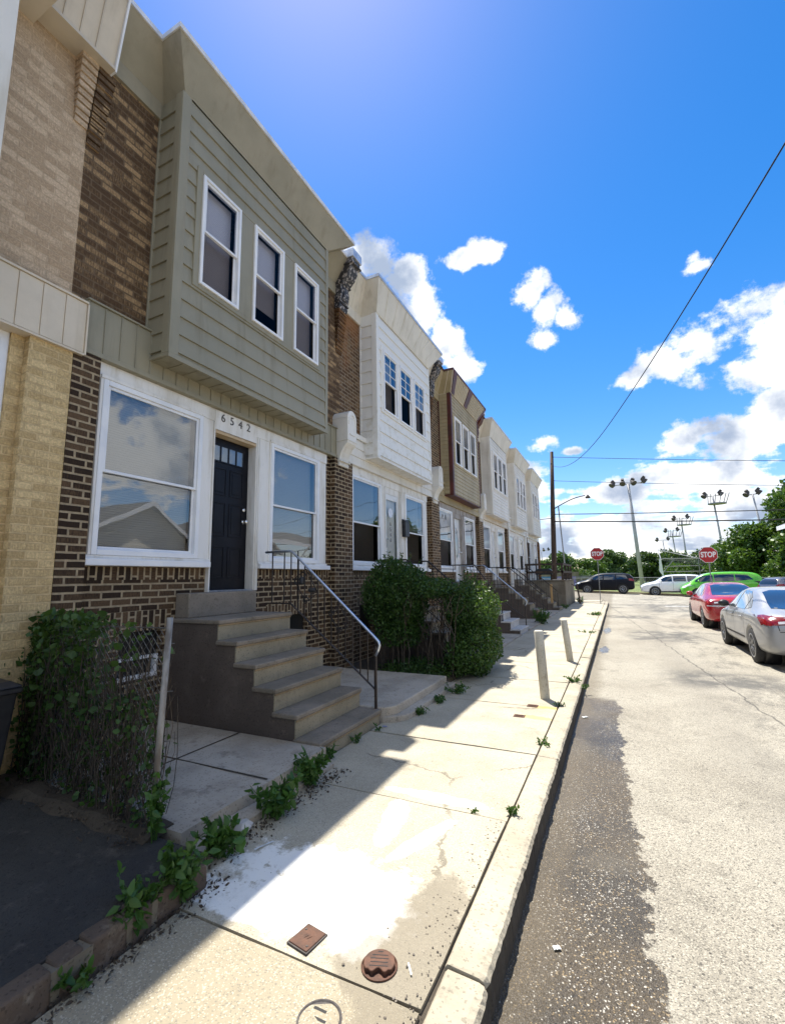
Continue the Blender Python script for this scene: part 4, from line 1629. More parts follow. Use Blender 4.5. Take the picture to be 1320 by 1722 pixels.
ST = [
    dict(label='house numbered 6542 with sage green siding, projecting bay and black front door', low='brick_dark', up='brick_upper', band='green', bandstyle='ribs', bay='green', cornice='green_soffit',
         pitch=.215, proud=.020, mull=.26, door='black_paint', blind='blind', edge='white_edge', soffit='green'),
    dict(label='white sided house numbered 6540 with storm door and stained bay siding', low='brick_mid', up='brick_rust2', band='white_siding', bandstyle='laps', bay='white_stained', cornice='cornice_white', cribs=8,
         pitch=.27, proud=.022, mull=.12, zc=7.29, storm=True, grid=(2, 3), blind='blind_tan', ba=.14, bb=.2, wz=(5.16, 6.6), wa=1.02, wb=3.5, lower='glass_dark', front='wood_white'),
    dict(label='tan sided house with maroon trim and white oval-glass door', low='brick_mid', up='brick_mid', band='tan_siding', bandstyle='laps', bay='tan_siding', trim='maroon', cornice='tan_siding', cornice2='cream_warm', cribs=26, patches=True, boldribs=True,
         baybare=True, pitch=.115, mull=.16, zc=7.32, oval=True, wz=(5.08, 6.66), wa=1.0, wb=3.45, edge='maroon', lower='glass_dark', soffit='maroon', blind='blind_dim', front='wood_grey'),
    dict(label='white sided row house beyond the tan one, with three wide dark bay windows', low='brick_mid', up='brick_mid', band='cream', bandstyle='laps', bay='white_siding', cornice='cornice_white',
         pitch=.13, mull=.08, zc=7.28, wz=(5.16, 6.77), wa=1.1, wb=3.64, baybare=True, lower='glass_dark'),
    dict(label='second last row house, white siding with ribbed pale cornice and shallow ribs', low='white_siding', up='white_siding', band='white_siding', bandstyle='laps', bay='white_siding', cornice='cornice_white', cribs=4,
         pitch=.13, mull=.12, zc=7.28, wz=(5.1, 6.7), lower='glass_dark'),
    dict(label='last white row house on the corner behind the raised concrete deck', low='white_siding', up='white_siding', band='white_siding', bandstyle='laps', bay='white_siding', cornice='cornice_white',
         pitch=.14, mull=.12, zc=7.28, wz=(5.1, 6.7), lower='glass_dark', pier='brick_rust'),
]
MAT['white_edge'] = plain('white_drip_edge', (.78, .78, .80), (.6, .62, .66), 4, .4)
MAT['cornice_white'] = grimy('cornice_white', (.72, .67, .57), (.63, .585, .49), (.45, .40, .31), 1.5, .5, .5)
MAT['brick_rust2'] = brick_mat('brick_tan_upper', (.10, .055, .028), (.24, .15, .08), (.30, .24, .17), stain=(.30, .13, .045))
for k, st in enumerate(ST):
    house(k, st)
beige = dict(label='beige painted brick house cut off at the left edge, with cream panels', low='brick_yellow', up='brick_beige', band='cream', bandstyle='none', bay='white_siding', cornice='cream', noA=False, mull=.12, lower='glass_dark',
             bz=(3.82, 4.36), ba=.5, bb=-.06, pier='brick_yellow', pz=3.80, door='white_door', blind='curtain')


def beige_house():
    y1 = Y0
    y0 = y1-HW
    r = root('row_house', (F, y0+HW/2, 0), beige['label'], 'house', 'brick row houses along the left side')
    m = MB()
    op = (y0+.3, y1-.46, 1.80, 3.80)
    holes_quads(m, PX(F), y0, y1, -.2, 4.0, [op], 0)
    holes_quads(m, PX(F), y0, y1, 4.0, ZE, [], 1)
    for yy in (y0+.004, y1-.004):
        m.poly([(F-.001, yy, -.2), (-13, yy, -.2), (-13, yy, ZE), (F-.001, yy, ZE)], 2)
    m.poly([(-13, y0, -.2), (-13, y1, -.2), (-13, y1, ZE), (-13, y0, ZE)], 0)
    m.build('wall', [MAT['brick_yellow'], MAT['brick_beige'], MAT['interior']], r, recalc=False)
    m = MB()
    m.box(F-.01, F+.125, y1-.36, y1-.003, -.1, 3.82)
    m.box(F-.01, F+.045, y1-.46, y1-.361, -.1, 3.80)
    m.build('pier', MAT['brick_yellow'], r)
    m = MB()
    m.box(F, F+.145, y0, y1+.075, 3.82, 4.335)
    yy = y1+.075-.19
    while yy > y0:
        m.hexa([(F+.1455, yy, 3.83), (F+.1455, yy+.19, 3.83), (F+.150, yy+.185, 3.83), (F+.157, yy, 3.83), (F+.1455, yy, 4.33), (F+.1455, yy+.19, 4.33), (F+.150, yy+.185, 4.33), (F+.157, yy, 4.33)])
        yy -= .19
    m.box(F, F+.17, y0, y1+.078, 4.336, 4.355)
    m.box(F, F+.165, y1+.0755, y1+.09, 3.81, 4.3355)
    m.box(F, F+.165, y0, y1+.074, 3.80, 3.8195)
    m.build('band', MAT['cream'], r)
    # window head and frame just inside the picture
    m = MB()
    m.box(F-.05, F+.02, op[0], op[1]-.09, 3.70, 3.80)
    m.box(F-.05, F+.02, op[1]-.09, op[1], 1.80, 3.80)
    m.box(F-.05, F+.10, y0+.3, op[1]-.12, 3.745, 3.795)
    m.box(F-.05, F+.05, op[0], op[1]-.09, 1.80, 1.90)
    m.build('window_surround', MAT['vinyl'], r, bevel=.004)
    dhung(r, y0+3.0, op[1]-.09, 1.90, 3.70, F+.0, MAT['vinyl'], blind='curtain')
    dhung(r, y0+.4, y0+1.7, 1.90, 3.70, F+.0, MAT['vinyl'], blind='curtain')
    m = MB()
    m.box(F-.05, F-.0, y0+1.7, y0+3.0, 1.5, 3.70)
    m.build('door', MAT['white_door'], r)
    # bay
    m = MB()
    ya, yb = y0+.81, y1-.84
    siding(m, PX(XB), ya, yb, 4.4, 7.0, .2, .014)
    m.box(F, XB, ya, yb, 4.13, 7.0)
    m.box(XB-.1, XB+.02, yb-.1, yb+.025, 4.13, 7.0)
    m.build('bay', MAT['white_siding'], r)
    m = MB()
    m.box(F, F+.03, yb+.02, yb+.12, 4.36, 7.2)
    m.build('corner_trim', MAT['vinyl'], r)
    # ribbed mansard cornice with a boxed end
    m = MB()
    e = y1+.10
    a = [(F+.20, 7.06), (F+.36, 7.86), (F, 7.86), (F, 7.06)]
    m.prism(a, 'y', yb, e)
    m.prism([(XB+.05, 6.95), (XE+.05, 7.86), (F, 7.86), (F, 6.95)], 'y', y0, yb+.3)
    m.build('cornice', MAT['cream'], r)
    m = MB()
    yy = e-.20
    while yy > yb:
        m.hexa([(F+.20, yy, 7.08), (F+.20, yy+.012, 7.08), (F+.214, yy+.012, 7.07), (F+.214, yy, 7.07), (F+.36, yy, 7.85), (F+.36, yy+.012, 7.85), (F+.374, yy+.012, 7.85), (F+.374, yy, 7.85)])
        yy -= .155
    m.box(F, F+.24, yb+.3, e, 7.02, 7.058)
    m.build('cornice_ribs', MAT['cream_warm'], r)
    m = MB()
    m.hexa([(F, e+.001, 7.02), (F+.23, e+.001, 7.02), (F+.23, e+.02, 7.02), (F, e+.02, 7.02), (F, e+.001, 7.87), (F+.39, e+.001, 7.87), (F+.39, e+.02, 7.87), (F, e+.02, 7.87)])
    m.build('cornice_end', MAT['vinyl'], r)
    m = MB()
    m.prism([(-13, y0), (XE+.08, y0), (XE+.08, yb+.32), (F+.40, yb+.32), (F+.40, e+.03), (-13, e+.03)], 'z', 7.872, 7.95)
    m.build('roof', MAT['metal_edge'], r)
    # stepped corbel at the party line
    m = MB()
    for i in range(11):
        z = 6.30+.0735*i
        x = .02+.013*i
        m.box(F-.01, F+x, y1-.13-.004*i, y1-.004, z, z+.060)
        m.box(F-.01, F+x-.012, y1-.12-.004*i, y1-.004, z+.060, z+.0735)
    m.build('brick_corbel', MAT['brick_beige'], r)


beige_house()
# the sage house's half of the stepped corbel
m = MB()
for i in range(12):
    z = 6.15+.0735*i
    x = .02+.011*i
    m.box(F-.01, F+x, Y0+.004, Y0+.13+.004*i, z, z+.060)
    m.box(F-.01, F+x-.012, Y0+.004, Y0+.12+.004*i, z+.060, z+.0735)
sage = [o for o in bpy.data.objects if o.get('label', '').startswith('house numbered 6542')][0]
m.build('brick_corbel', MAT['brick_upper'], sage)
CL_ = ['peeling black console under the eaves between the sage house and its white neighbour',
       'small peeling console under the eaves between the stained white house and the tan maroon-trimmed house',
       'console under the eaves between the tan maroon-trimmed house and the white house beyond']
for k in range(1, 4):
    console(Y0+HW*k-.05, CL_[k-1], 'black_peel' if k < 3 else 'maroon')
scroll_bracket(Y0+HW-.10, 'nearest white scroll bracket, touching the sage green band above the brick pier')
scroll_bracket(Y0+2*HW-.10, 'white scroll bracket on the brick pier between the stained white house and the tan house')
scroll_bracket(Y0+3*HW-.10, 'white scroll bracket on the pier between the tan house and the white house beyond it')

steps(0, 'grey brown concrete steps with a dark painted side leading up to the black door')
steps(1, 'concrete steps hidden behind the clipped hedge, up to the white storm door')
steps(2, 'dark brown steps ending in three pale marble treads at the oval-glass door', marble=True)
steps(3, 'beige concrete steps of the white house just past the tan one, beside the weed clump')
steps(4, 'farthest concrete steps, next to the raised deck and the raw timber post')
railing(0, Y0+2.50, 'black iron railing with scrolls and a bright worn handrail beside the black door steps', 'bright_rail', ornament=True, x_wall=F+.33)
railing(1, Y0+HW+1.34, 'near black railing rising behind the hedge before the white storm door')
railing(1, Y0+HW+2.48, 'far black railing rising behind the hedge beside the storm door mailbox')
railing(2, Y0+2*HW+1.34, 'near dark railing of the steps with pale marble treads', x_end=-3.05, hook=False)
railing(2, Y0+2*HW+2.48, 'silver-topped railing on the far side of the steps with pale marble treads', 'bright_rail')
railing(3, Y0+3*HW+1.34, 'thin dark railing on the near side of the beige concrete steps', hook=False)
railing(3, Y0+3*HW+2.48, 'thin dark railing on the far side of the beige concrete steps', hook=False)
railing(4, Y0+4*HW+1.34, 'dark railing ending at the raw timber post by the raised deck', hook=False)
#==PART3
# ------------------------------------------------------------------ plants close by
def hull_points(n, c, r, pw=3.0, shell=.72, lump=.16, seed=1):
    """points in a lumpy rounded box, thick near the outside"""
    g = np.random.default_rng(seed)
    d = g.normal(size=(n, 3))
    d /= np.linalg.norm(d, axis=1)[:, None]
    k = (np.abs(d)**pw).sum(1)**(-1/pw)
    ph = g.random((6, 3))*6.28
    fr = g.normal(size=(6, 3))*3.2
    l = sum(np.sin(d@fr[i]+ph[i, 0]) for i in range(6))/6
    rad = k*(1+lump*l)*(shell+(1-shell)*g.random(n)**.5)
    return np.array(c)+d*rad[:, None]*np.array(r)


def stems(mb, x0, x1, y0, y1, z0, z1, n, r=.008, spread=.12, seed=2):
    q = random.Random(seed)
    for _ in range(n):
        x, y = q.uniform(x0, x1), q.uniform(y0, y1)
        pts = [(x, y, z0)]
        for i in range(1, 5):
            pts.append((x+q.uniform(-spread, spread)*i/4, y+q.uniform(-spread, spread)*i/4, z0+(z1-z0)*i/4))
        rr = r*q.uniform(.5, 1.4)
        mb.tube(pts, [rr, rr*.9, rr*.7, rr*.5, rr*.3], 4)
        for _k in range(3):
            i = q.randint(1, 3)
            p = Vector(pts[i])
            e = p+Vector((q.uniform(-.22, .22), q.uniform(-.22, .22), q.uniform(.08, .35)))
            mb.tube([p, (p+e)/2+Vector((0, 0, -.02)), e], [rr*.5, rr*.4, rr*.2], 3)


hedge = root('hedge', (-3.5, 7.6, .05), 'clipped dark green hedge bush rising before the storm door steps, nearer the brick wall', 'hedge', 'hedge bushes by the pad')
P = np.concatenate([hull_points(15000, (-3.55, 7.50, 1.30), (.50, .60, .62), 2.5, .55, .32, 3), hull_points(3000, (-3.5, 7.55, .75), (.36, .6, .35), 2.2, .3, .3, 4)])
leaf_mesh('foliage', P, .050, MAT['leaf_hedge'], hedge)
mb = MB()
stems(mb, -3.8, -3.2, 7.1, 8.1, .05, 1.5, 26, .011, .25, 5)
mb.build('stem', MAT['twig'], hedge)
hedge2 = root('hedge', (-2.55, 7.7, .0), 'sunlit shaggy hedge bush bulging over the sidewalk edge down to the ground', 'hedge', 'hedge bushes by the pad')
P = np.concatenate([hull_points(9000, (-2.38, 7.98, .98), (.44, .74, .55), 2.1, .45, .42, 6), hull_points(8000, (-2.30, 7.85, .42), (.40, .85, .46), 2.3, .5, .3, 7),
                    hull_points(2300, (-2.92, 7.6, 1.45), (.42, .52, .17), 2.4, .5, .3, 8)])
leaf_mesh('foliage', P, .050, MAT['leaf_hedge'], hedge2)
mb = MB()
stems(mb, -3.0, -2.45, 7.2, 8.4, .05, 1.35, 34, .011, .2, 9)
mb.build('stem', MAT['twig'], hedge2)
q = random.Random(21)
for hroot, cx_, cy_, cz_, rx_, ry_, rz_ in ((hedge, -3.55, 7.5, 1.3, .5, .66, .62), (hedge2, -2.4, 8.05, 1.0, .44, .82, .56)):
    mb = MB()
    PP = []
    for i in range(70):
        d = Vector((q.gauss(0, 1), q.gauss(0, 1), abs(q.gauss(0, 1))*.9)).normalized()
        p = Vector((cx_+d.x*rx_*.9, cy_+d.y*ry_*.9, cz_+d.z*rz_*.95))
        L = q.uniform(.08, .26)
        e = p+d*L+Vector((q.uniform(-.05, .05), q.uniform(-.05, .05), q.uniform(-.02, .08)))
        mb.tube([p, (p+e)/2, e], [.003, .0025, .0012], 3)
        for j in range(9):
            PP.append(tuple(p.lerp(e, .2+.8*j/8)))
    setp(mb.build('fine_twigs', MAT['twig'], hroot), kind='stuff')
    leaf_mesh('shoot_leaves', PP, .048, MAT['leaf_vine'], hroot)
gc = root('ground_ivy', (-3.1, 7.4, .06), 'low dark green ground cover under the hedge beside the concrete pad', 'ivy')
P = hull_points(4200, (-3.1, 7.45, .10), (.75, .65, .16), 2.5, .2, .3, 10)
P = P[P[:, 2] > .05]
leaf_mesh('foliage', P, .045, MAT['leaf_vine'], gc)


def weed(name_label, x, y, z, h, r, n, size=.05, m='leaf_weed', seed=1, cat='weed', group='weeds along the sidewalk edge'):
    q = random.Random(seed*7+3)
    w = root('weed', (x, y, z), name_label, cat, group)
    mb = MB()
    P = []
    n = int(n*1.7)
    for i in range(max(3, n//14)):
        a = q.uniform(0, 6.28)
        rr = r*q.uniform(.2, 1)
        e = Vector((x+rr*math.cos(a), y+rr*math.sin(a), z+h*q.uniform(.45, 1)))
        b = Vector((x+rr*.25*math.cos(a), y+rr*.25*math.sin(a), z-.01))
        c = (b+e)/2+Vector((0, 0, h*.12))
        mb.tube([b, c, e], [.0035, .003, .0015], 4)
        for j in range(14):
            f = q.uniform(.15, 1)
            p = b.lerp(c, f*2) if f < .5 else c.lerp(e, f*2-1)
            P.append(tuple(p+Vector((q.gauss(0, .006), q.gauss(0, .006), 0))))
    mb.build('stem', MAT[m.replace('leaf_', 'leaf_')], w)
    leaf_mesh('leaves', P, size*.62, MAT[m], w, width=.55, upbias=.1, vary=.55)
    return w


WEEDS = [
    ('broad leaved weed clump at the foot of the chain link fence post', -2.58, 2.02, .12, .38, .10, 90, .075),
    ('tall leafy weed on the brick edging corner left of the apron', -2.14, 1.86, .02, .28, .16, 170, .075),
    ('weed clump draped over the brick edging near the lower left', -2.16, 1.62, .02, .22, .15, 150, .075),
    ('low dark weed hugging the brick edging below the larger clump', -2.10, 1.36, .0, .10, .12, 60, .06),
    ('weed clump growing below the slab front near its left corner', -2.24, 2.22, .02, .20, .18, 150, .085),
    ('bushy weed clump halfway along the slab front', -2.26, 2.72, .02, .24, .19, 190, .085),
    ('rounded weed clump at the right corner of the slab before the steps', -2.33, 3.22, .02, .24, .19, 220, .075),
    ('small bright weed at the left foot of the bottom step', -2.50, 3.78, .0, .13, .10, 90, .05),
    ('tiny weed in the middle of the bottom step foot', -2.48, 4.20, .0, .08, .08, 50, .04),
    ('small weed at the right foot of the bottom step', -2.46, 4.62, .0, .06, .07, 36, .035),
    ('weed strip at the foot of the rounded yard kerb', -2.27, 5.35, .0, .09, .13, 110, .045),
    ('weeds under the hedge corner beside the yard kerb', -2.22, 5.90, .0, .10, .16, 120, .05),
    ('weeds spilling from the hedge foot onto the sidewalk', -2.18, 6.5, .0, .14, .22, 170, .05),
    ('bright sprig in the joint where two sidewalk slabs meet the kerb', -.79, 3.42, .0, .06, .07, 44, .035),
    ('thin green sprig farther left in the same sidewalk joint', -1.03, 3.34, .0, .02, .06, 24, .025),
    ('flat sprig on the kerb joint beyond the bright patch', -.80, 4.86, .0, .06, .11, 64, .035),
    ('small sprig on the kerb just before the near bollard', -.78, 6.35, .0, .05, .08, 44, .035),
    ('green tuft on the kerb break between the two bollards', -.72, 7.85, .0, .09, .16, 120, .045),
    ('tuft hanging over the road side of the kerb near the puddle end', -.57, 7.7, -.06, .07, .08, 60, .04),
    ('shaggy knee high weed clump by the beige steps past the marble treads', -2.45, 16.8, .0, .55, .42, 330, .11),
    ('patch of weeds on the sidewalk before the stop sign', -.95, 21.0, .0, .12, .40, 150, .09),
    ('patch of small weeds in the kerb joint far down the sidewalk', -.9, 14.6, .0, .05, .3, 70, .06),
    ('weeds at the foot of the concrete deck wall', -2.5, 24.9, .0, .25, .30, 120, .10),
    ('weeds beside the leaning post at the deck corner', -2.1, 29.8, .0, .4, .35, 130, .12),
]
for i, w in enumerate(WEEDS):
    weed(w[0], w[1], w[2], w[3], w[4], w[5], w[6], w[7], seed=i)

# chain link fence with vine
fx0, fy0, fx1, fy1 = -2.63, 2.08, -4.56, 2.30
fz0, fz1 = .13, 1.34
fr_ = root('chain_link_fence', (-2.63, 2.08, .12), 'short rusty chain link fence panel with a leaning steel post beside the yard slab', 'fence')
mb = MB()
LW = math.hypot(fx1-fx0, fy1-fy0)
HH = fz1-fz0
q = random.Random(4)
def FP(a, z, o=0):
    return (fx0+(fx1-fx0)*a/LW+o*.1, fy0+(fy1-fy0)*a/LW+o+.03*math.sin(a*2.4+z*2), fz0+z)
pit = .066
for sg in (1, -1):
    c = -HH
    while c < LW+HH:
        # line a = c + sg*z
        pts = []
        for i in range(13):
            z = HH*i/12
            a = c+z if sg > 0 else c+HH-z
            if 0 <= a <= LW:
                pts.append(FP(a, z, .004*sg))
        if len(pts) > 1:
            mb.tube(pts, .0024, 4, cap=False)
        c += pit
mb.build('wire_mesh', MAT['fence_wire'], fr_)
mb = MB()
mb.tube([(-2.66, 2.06, .0), (-2.60, 2.07, 1.40)], .0195, 12)
mb.build('post', MAT['old_post'], fr_, smooth=True)
mb = MB()
mb.tube([FP(0, HH-.01), FP(LW*.5, HH-.03), FP(LW, HH)], .004, 5)
for z in (.2, .5, .8, 1.1):
    mb.tube([FP(.0, z, -.03), FP(.03, z, .0), FP(.0, z, .03)], .003, 4)
mb.build('tie_wire', MAT['fence_wire'], fr_)
mb = MB()
nx_ = 26
for i in range(nx_):
    a0, a1 = i/nx_, (i+1)/nx_
    xa, xb = -2.60-1.98*a0, -2.60-1.98*a1
    h0, h1 = .146+.010*math.sin(i*1.1), .146+.010*math.sin((i+1)*1.1)
    mb.hexa([(xa, 1.96+.02*math.sin(i*.9), .115), (xb, 1.96+.02*math.sin((i+1)*.9), .115), (xb, 2.20, .10), (xa, 2.20, .10), (xa, 2.04, h0), (xb, 2.04, h1), (xb, 2.17, h1-.004), (xa, 2.17, h0-.004)])
setp(mb.build('soil_mound', MAT['dirt']), 'low ridge of dark soil and debris along the fence foot', 'soil', None, 'stuff')
vine = root('vine', (-3.5, 2.2, .12), 'tangled vine with green leaves over dead brown stems on the chain link fence', 'vine')
mb = MB()
for i in range(520):
    a = q.uniform(.05, LW) if i % 3 else q.uniform(.3, LW)
    z0_ = q.uniform(-.02, .1)
    z1_ = q.uniform(.35, 1.15)
    o = q.uniform(-.10, .12)
    pts = []
    da = q.choice((q.uniform(-.14, .14), q.uniform(-.5, .5)))
    for j in range(5):
        f = j/4
        pts.append(FP(min(LW, max(0.02, a+da*f+q.uniform(-.035, .035))), z0_+(z1_-z0_)*f, o+q.uniform(-.035, .035)))
    mb.tube(pts, q.uniform(.0015, .0042), 3, cap=False)
mb.build('dead_stem', MAT['twig'], vine)
P = []
for i in range(2500):
    a = LW*(.12+.88*q.random()) if q.random() < .85 else LW*q.random()
    t = a/LW
    z = HH*(.42+.62*q.random()**.8) if q.random() < .82 else HH*q.random()
    if t < .42 and z > HH*.40 and q.random() < .84:
        continue
    P.append(FP(a, z, q.gauss(-.0, .055)))
leaf_mesh('leaves', P, .050, MAT['leaf_vine'], vine, width=.8, vary=.5)
P = [FP(LW*(.74+.24*q.random()), HH*q.random()*.94, q.gauss(-.0, .06)) for i in range(1900)]
P += [FP(LW*q.random(), HH*q.random()*.62, q.gauss(-.02, .05)) for i in range(1300)]
leaf_mesh('dark_leaves', P, .040, MAT['leaf_hedge'], vine, width=.8)

# trash bin at the left edge
r_ = root('trash_bin', (-4.22, 1.82, .12), 'black plastic wheeled bin against the yellow brick pier at the left edge', 'trash bin')
mb = MB()
cx, cy = -4.18, 1.655
mb.hexa([(cx-.21, cy-.20, .14), (cx+.21, cy-.20, .14), (cx+.21, cy+.19, .14), (cx-.21, cy+.19, .14), (cx-.27, cy-.27, .90), (cx+.27, cy-.27, .90), (cx+.27, cy+.245, .90), (cx-.27, cy+.245, .90)])
mb.build('body', MAT['black_plastic'], r_, bevel=.02, seg=2)
mb = MB()
mb.box(cx-.285, cx+.285, cy-.285, cy+.262, .86, .905)
mb.build('rim', MAT['black_plastic'], r_, bevel=.01)
mb = MB()
mb.hexa([(cx-.29, cy-.29, .907), (cx+.30, cy-.29, .907), (cx+.30, cy+.268, .907), (cx-.29, cy+.268, .907), (cx-.24, cy-.24, .975), (cx+.22, cy-.24, .945), (cx+.22, cy+.21, .945), (cx-.24, cy+.21, .975)])
mb.build('lid', MAT['black_plastic'], r_, bevel=.015, seg=2)
for yy in (cy-.25, cy+.21):
    mb = MB()
    mb.lathe((cx-.23, yy, .235), [(.10, 0), (.115, .01), (.115, .04), (.10, .05)], 18, axis='y')
    mb.build('wheel', MAT['rubber'], r_)

# ------------------------------------------------------------------ small things on the walk
r_ = root('utility_cover', (-1.40, 1.92, .0), 'square rusty iron plate set askew in the white cement patch', 'utility cover', 'iron covers in the sidewalk')
mb = MB()
c, s = math.cos(-.165), math.sin(-.165)
P4 = [(-1.40+a*c-b*s, 1.925+a*s+b*c) for a, b in ((-.056, -.062), (.056, -.062), (.056, .062), (-.056, .062))]
mb.prism(P4, 'z', -.01, .010)
mb.build('plate', MAT['rust'], r_, bevel=.004, seg=2)
mb = MB()
P5 = [(-1.40+a*c-b*s, 1.925+a*s+b*c) for a, b in ((-.062, -.068), (.062, -.068), (.062, .068), (-.062, .068))]
mb.prism(P5, 'z', -.01, .005)
mb.build('frame', MAT['dark_iron'], r_)
text_mesh('W', .035, Matrix.Translation((-1.40, 1.925, .0102)) @ Matrix.Rotation(-.165, 4, 'Z'), 'letter', MAT['rust'], r_, .0015)
mb = MB()
for (a, b) in ((-.038, .03), (.038, -.04)):
    mb.lathe((-1.40+a*c-b*s, 1.925+a*s+b*c, .0101), [(.006, 0), (.005, .002)], 8)
mb.build('bolt', MAT['dark_iron'], r_)
r_ = root('utility_cover', (-1.035, 1.935, .0), 'round rusty vent lid with slots and a wavy lower lip, near the kerb', 'utility cover', 'iron covers in the sidewalk')
mb = MB()
mb.lathe((-1.035, 1.935, -.02), [(.078, .0), (.078, .022), (.073, .024), (.071, .018), (.02, .018)], 32)
mb.build('ring', MAT['rust'], r_)
mb = MB()
pts = [(.084*math.cos(a), .084*math.sin(a)) for a in np.linspace(-.62, math.pi+.62, 30)]
lip = [(-.068+.136*i/10, -.052+.014*math.cos(i/10*4*math.pi)) for i in range(1, 10)]
th = .35
cs, sn = math.cos(th), math.sin(th)
tr_ = lambda p: (-1.035+.79*(p[0]*cs-p[1]*sn), 1.935+.79*(p[0]*sn+p[1]*cs))
mb.prism([tr_(p) for p in pts+lip], 'z', -.01, .017)
mb.build('lid', MAT['rust'], r_, bevel=.002)
for i, (w, yy) in enumerate(((.028, .064), (.085, .040), (.10, .018), (.095, -.006), (.10, -.030))):
    mb = MB()
    mb.prism([tr_(p) for p in ((-w/2, yy-.0028), (w/2, yy-.0028), (w/2, yy+.0028), (-w/2, yy+.0028))], 'z', .0165, .0175)
    mb.build('slot', MAT['basement_dark'], r_)
r_ = root('utility_cover', (-1.13, 1.62, .0), 'oval dark cast iron cover cut off at the bottom of the picture', 'utility cover', 'iron covers in the sidewalk')
mb = MB()
mb.lathe((-1.125, 1.625, -.02), [(.085, 0), (.085, .024), (.078, .0255), (.074, .022), (.01, .022)], 30)
mb.build('lid', MAT['dark_iron'], r_)
for a, b in ((-.02, .035), (.0, .0), (.02, -.035)):
    mb = MB()
    mb.box(-1.125+a-.028, -1.125+a+.028, 1.625+b-.006, 1.625+b+.006, .0022, .0030)
    mb.build('slot', MAT['basement_dark'], r_, bevel=.0004)
for (x, y, l) in ((-1.16, 5.72, 'nearer of two small rusty plates with yellow paint beside them'), (-1.09, 6.22, 'farther of two small rusty plates, beside the near bollard')):
    r_ = root('utility_cover', (x, y, 0), l, 'utility cover', 'iron covers in the sidewalk')
    mb = MB()
    mb.box(x-.065, x+.065, y-.05, y+.05, -.01, .007)
    mb.build('plate', MAT['rust'], r_, bevel=.003)
    mb = MB()
    for i in range(4):
        mb.box(x-.045, x+.045, y-.035+i*.021, y-.029+i*.021, .0071, .0095)
    mb.build('raised_bars', MAT['rust'], r_)

for (x, y, h, tx, ty, lab) in ((-.99, 6.64, .89, -.035, .0, 'nearer concrete filled bollard, whitish and upright, on the kerb side of the walk'), (-.93, 9.65, .78, -.075, .02, 'farther whitish bollard, leaning, beyond the kerb break')):
    mb = MB()
    mb.tube([(x, y, -.05), (x+tx*.5, y+ty*.5, h*.5), (x+tx, y+ty, h-.015), (x+tx, y+ty, h)], [.062, .062, .062, .052], 20)
    o = mb.build('bollard', MAT['bollard'], loc=(x, y, 0), smooth=False, bevel=.004)
    for p in o.data.polygons:
        if len(p.vertices) == 4: p.use_smooth = True
    setp(o, lab, 'bollard', 'bollards on the sidewalk')

# broken rubble, pebbles and scraps
def stone(mb, x, y, z, r, q):
    n = 7
    prof = [(r*.75*q.uniform(.8, 1.2), 0), (r*q.uniform(.85, 1.15), r*.35), (r*.5, r*.8*q.uniform(.7, 1.1))]
    b = len(mb.v)
    sx, sy = q.uniform(.7, 1.3), q.uniform(.7, 1.3)
    mb.lathe((x, y, z), prof, n)
    for i in range(b, len(mb.v)):
        v = mb.v[i]
        mb.v[i] = (x+(v[0]-x)*sx*q.uniform(.85, 1.15), y+(v[1]-y)*sy*q.uniform(.85, 1.15), v[2])


q = random.Random(11)
mb = MB()
for i in range(1100):
    y = 1.0+6.5*q.random()**1.6
    x = -.56+abs(q.gauss(0, .30))
    if x > .25: continue
    stone(mb, x, y, -.151, q.uniform(.0015, .0048), q)
for i in range(260):
    y = q.uniform(1.2, 3.3)
    x = -.80-abs(q.gauss(0, .10))
    stone(mb, x, y, -.001, q.uniform(.0015, .006), q)
for i in range(130):
    stone(mb, q.uniform(-2.05, -.85), q.uniform(1.1, 7), -.001, q.uniform(.0015, .0045), q)
setp(mb.build('gravel', MAT['stone']), 'loose grit and small pebbles in the gutter and on the walk', 'gravel', None, 'stuff')
for (x, y, z, r, lab) in ((-2.16, 6.72, .0, .06, 'fist sized pale stone at the hedge foot by the yard kerb'), (-2.30, 2.46, .03, .075, 'broken lump of pale concrete lying on the apron below the slab')):
    mb = MB()
    stone(mb, x, y, z, r, q)
    setp(mb.build('stone', MAT['marble'], loc=(x, y, z)), lab, 'stone')


def scrap(x, y, z, w, l, a, lab, m, hgt=.006):
    mb = MB()
    c, s = math.cos(a), math.sin(a)
    n = 6
    L, R = [], []
    for i in range(n):
        t = (i/(n-1)-.5)*l
        ww = w*.5*(1-.25*abs(math.sin(i*1.7)))
        zz = z+hgt*(.4+.6*abs(math.sin(i*1.3)))
        L.append((x+t*c-ww*s, y+t*s+ww*c, zz))
        R.append((x+t*c+ww*s, y+t*s-ww*c, zz+.002))
    for i in range(n-1):
        mb.hexa([L[i], R[i], R[i+1], L[i+1]]+[(p[0], p[1], p[2]+.0015) for p in (L[i], R[i], R[i+1], L[i+1])])
    setp(mb.build('litter', m, loc=(x, y, z)), lab, 'litter', 'scraps of litter')


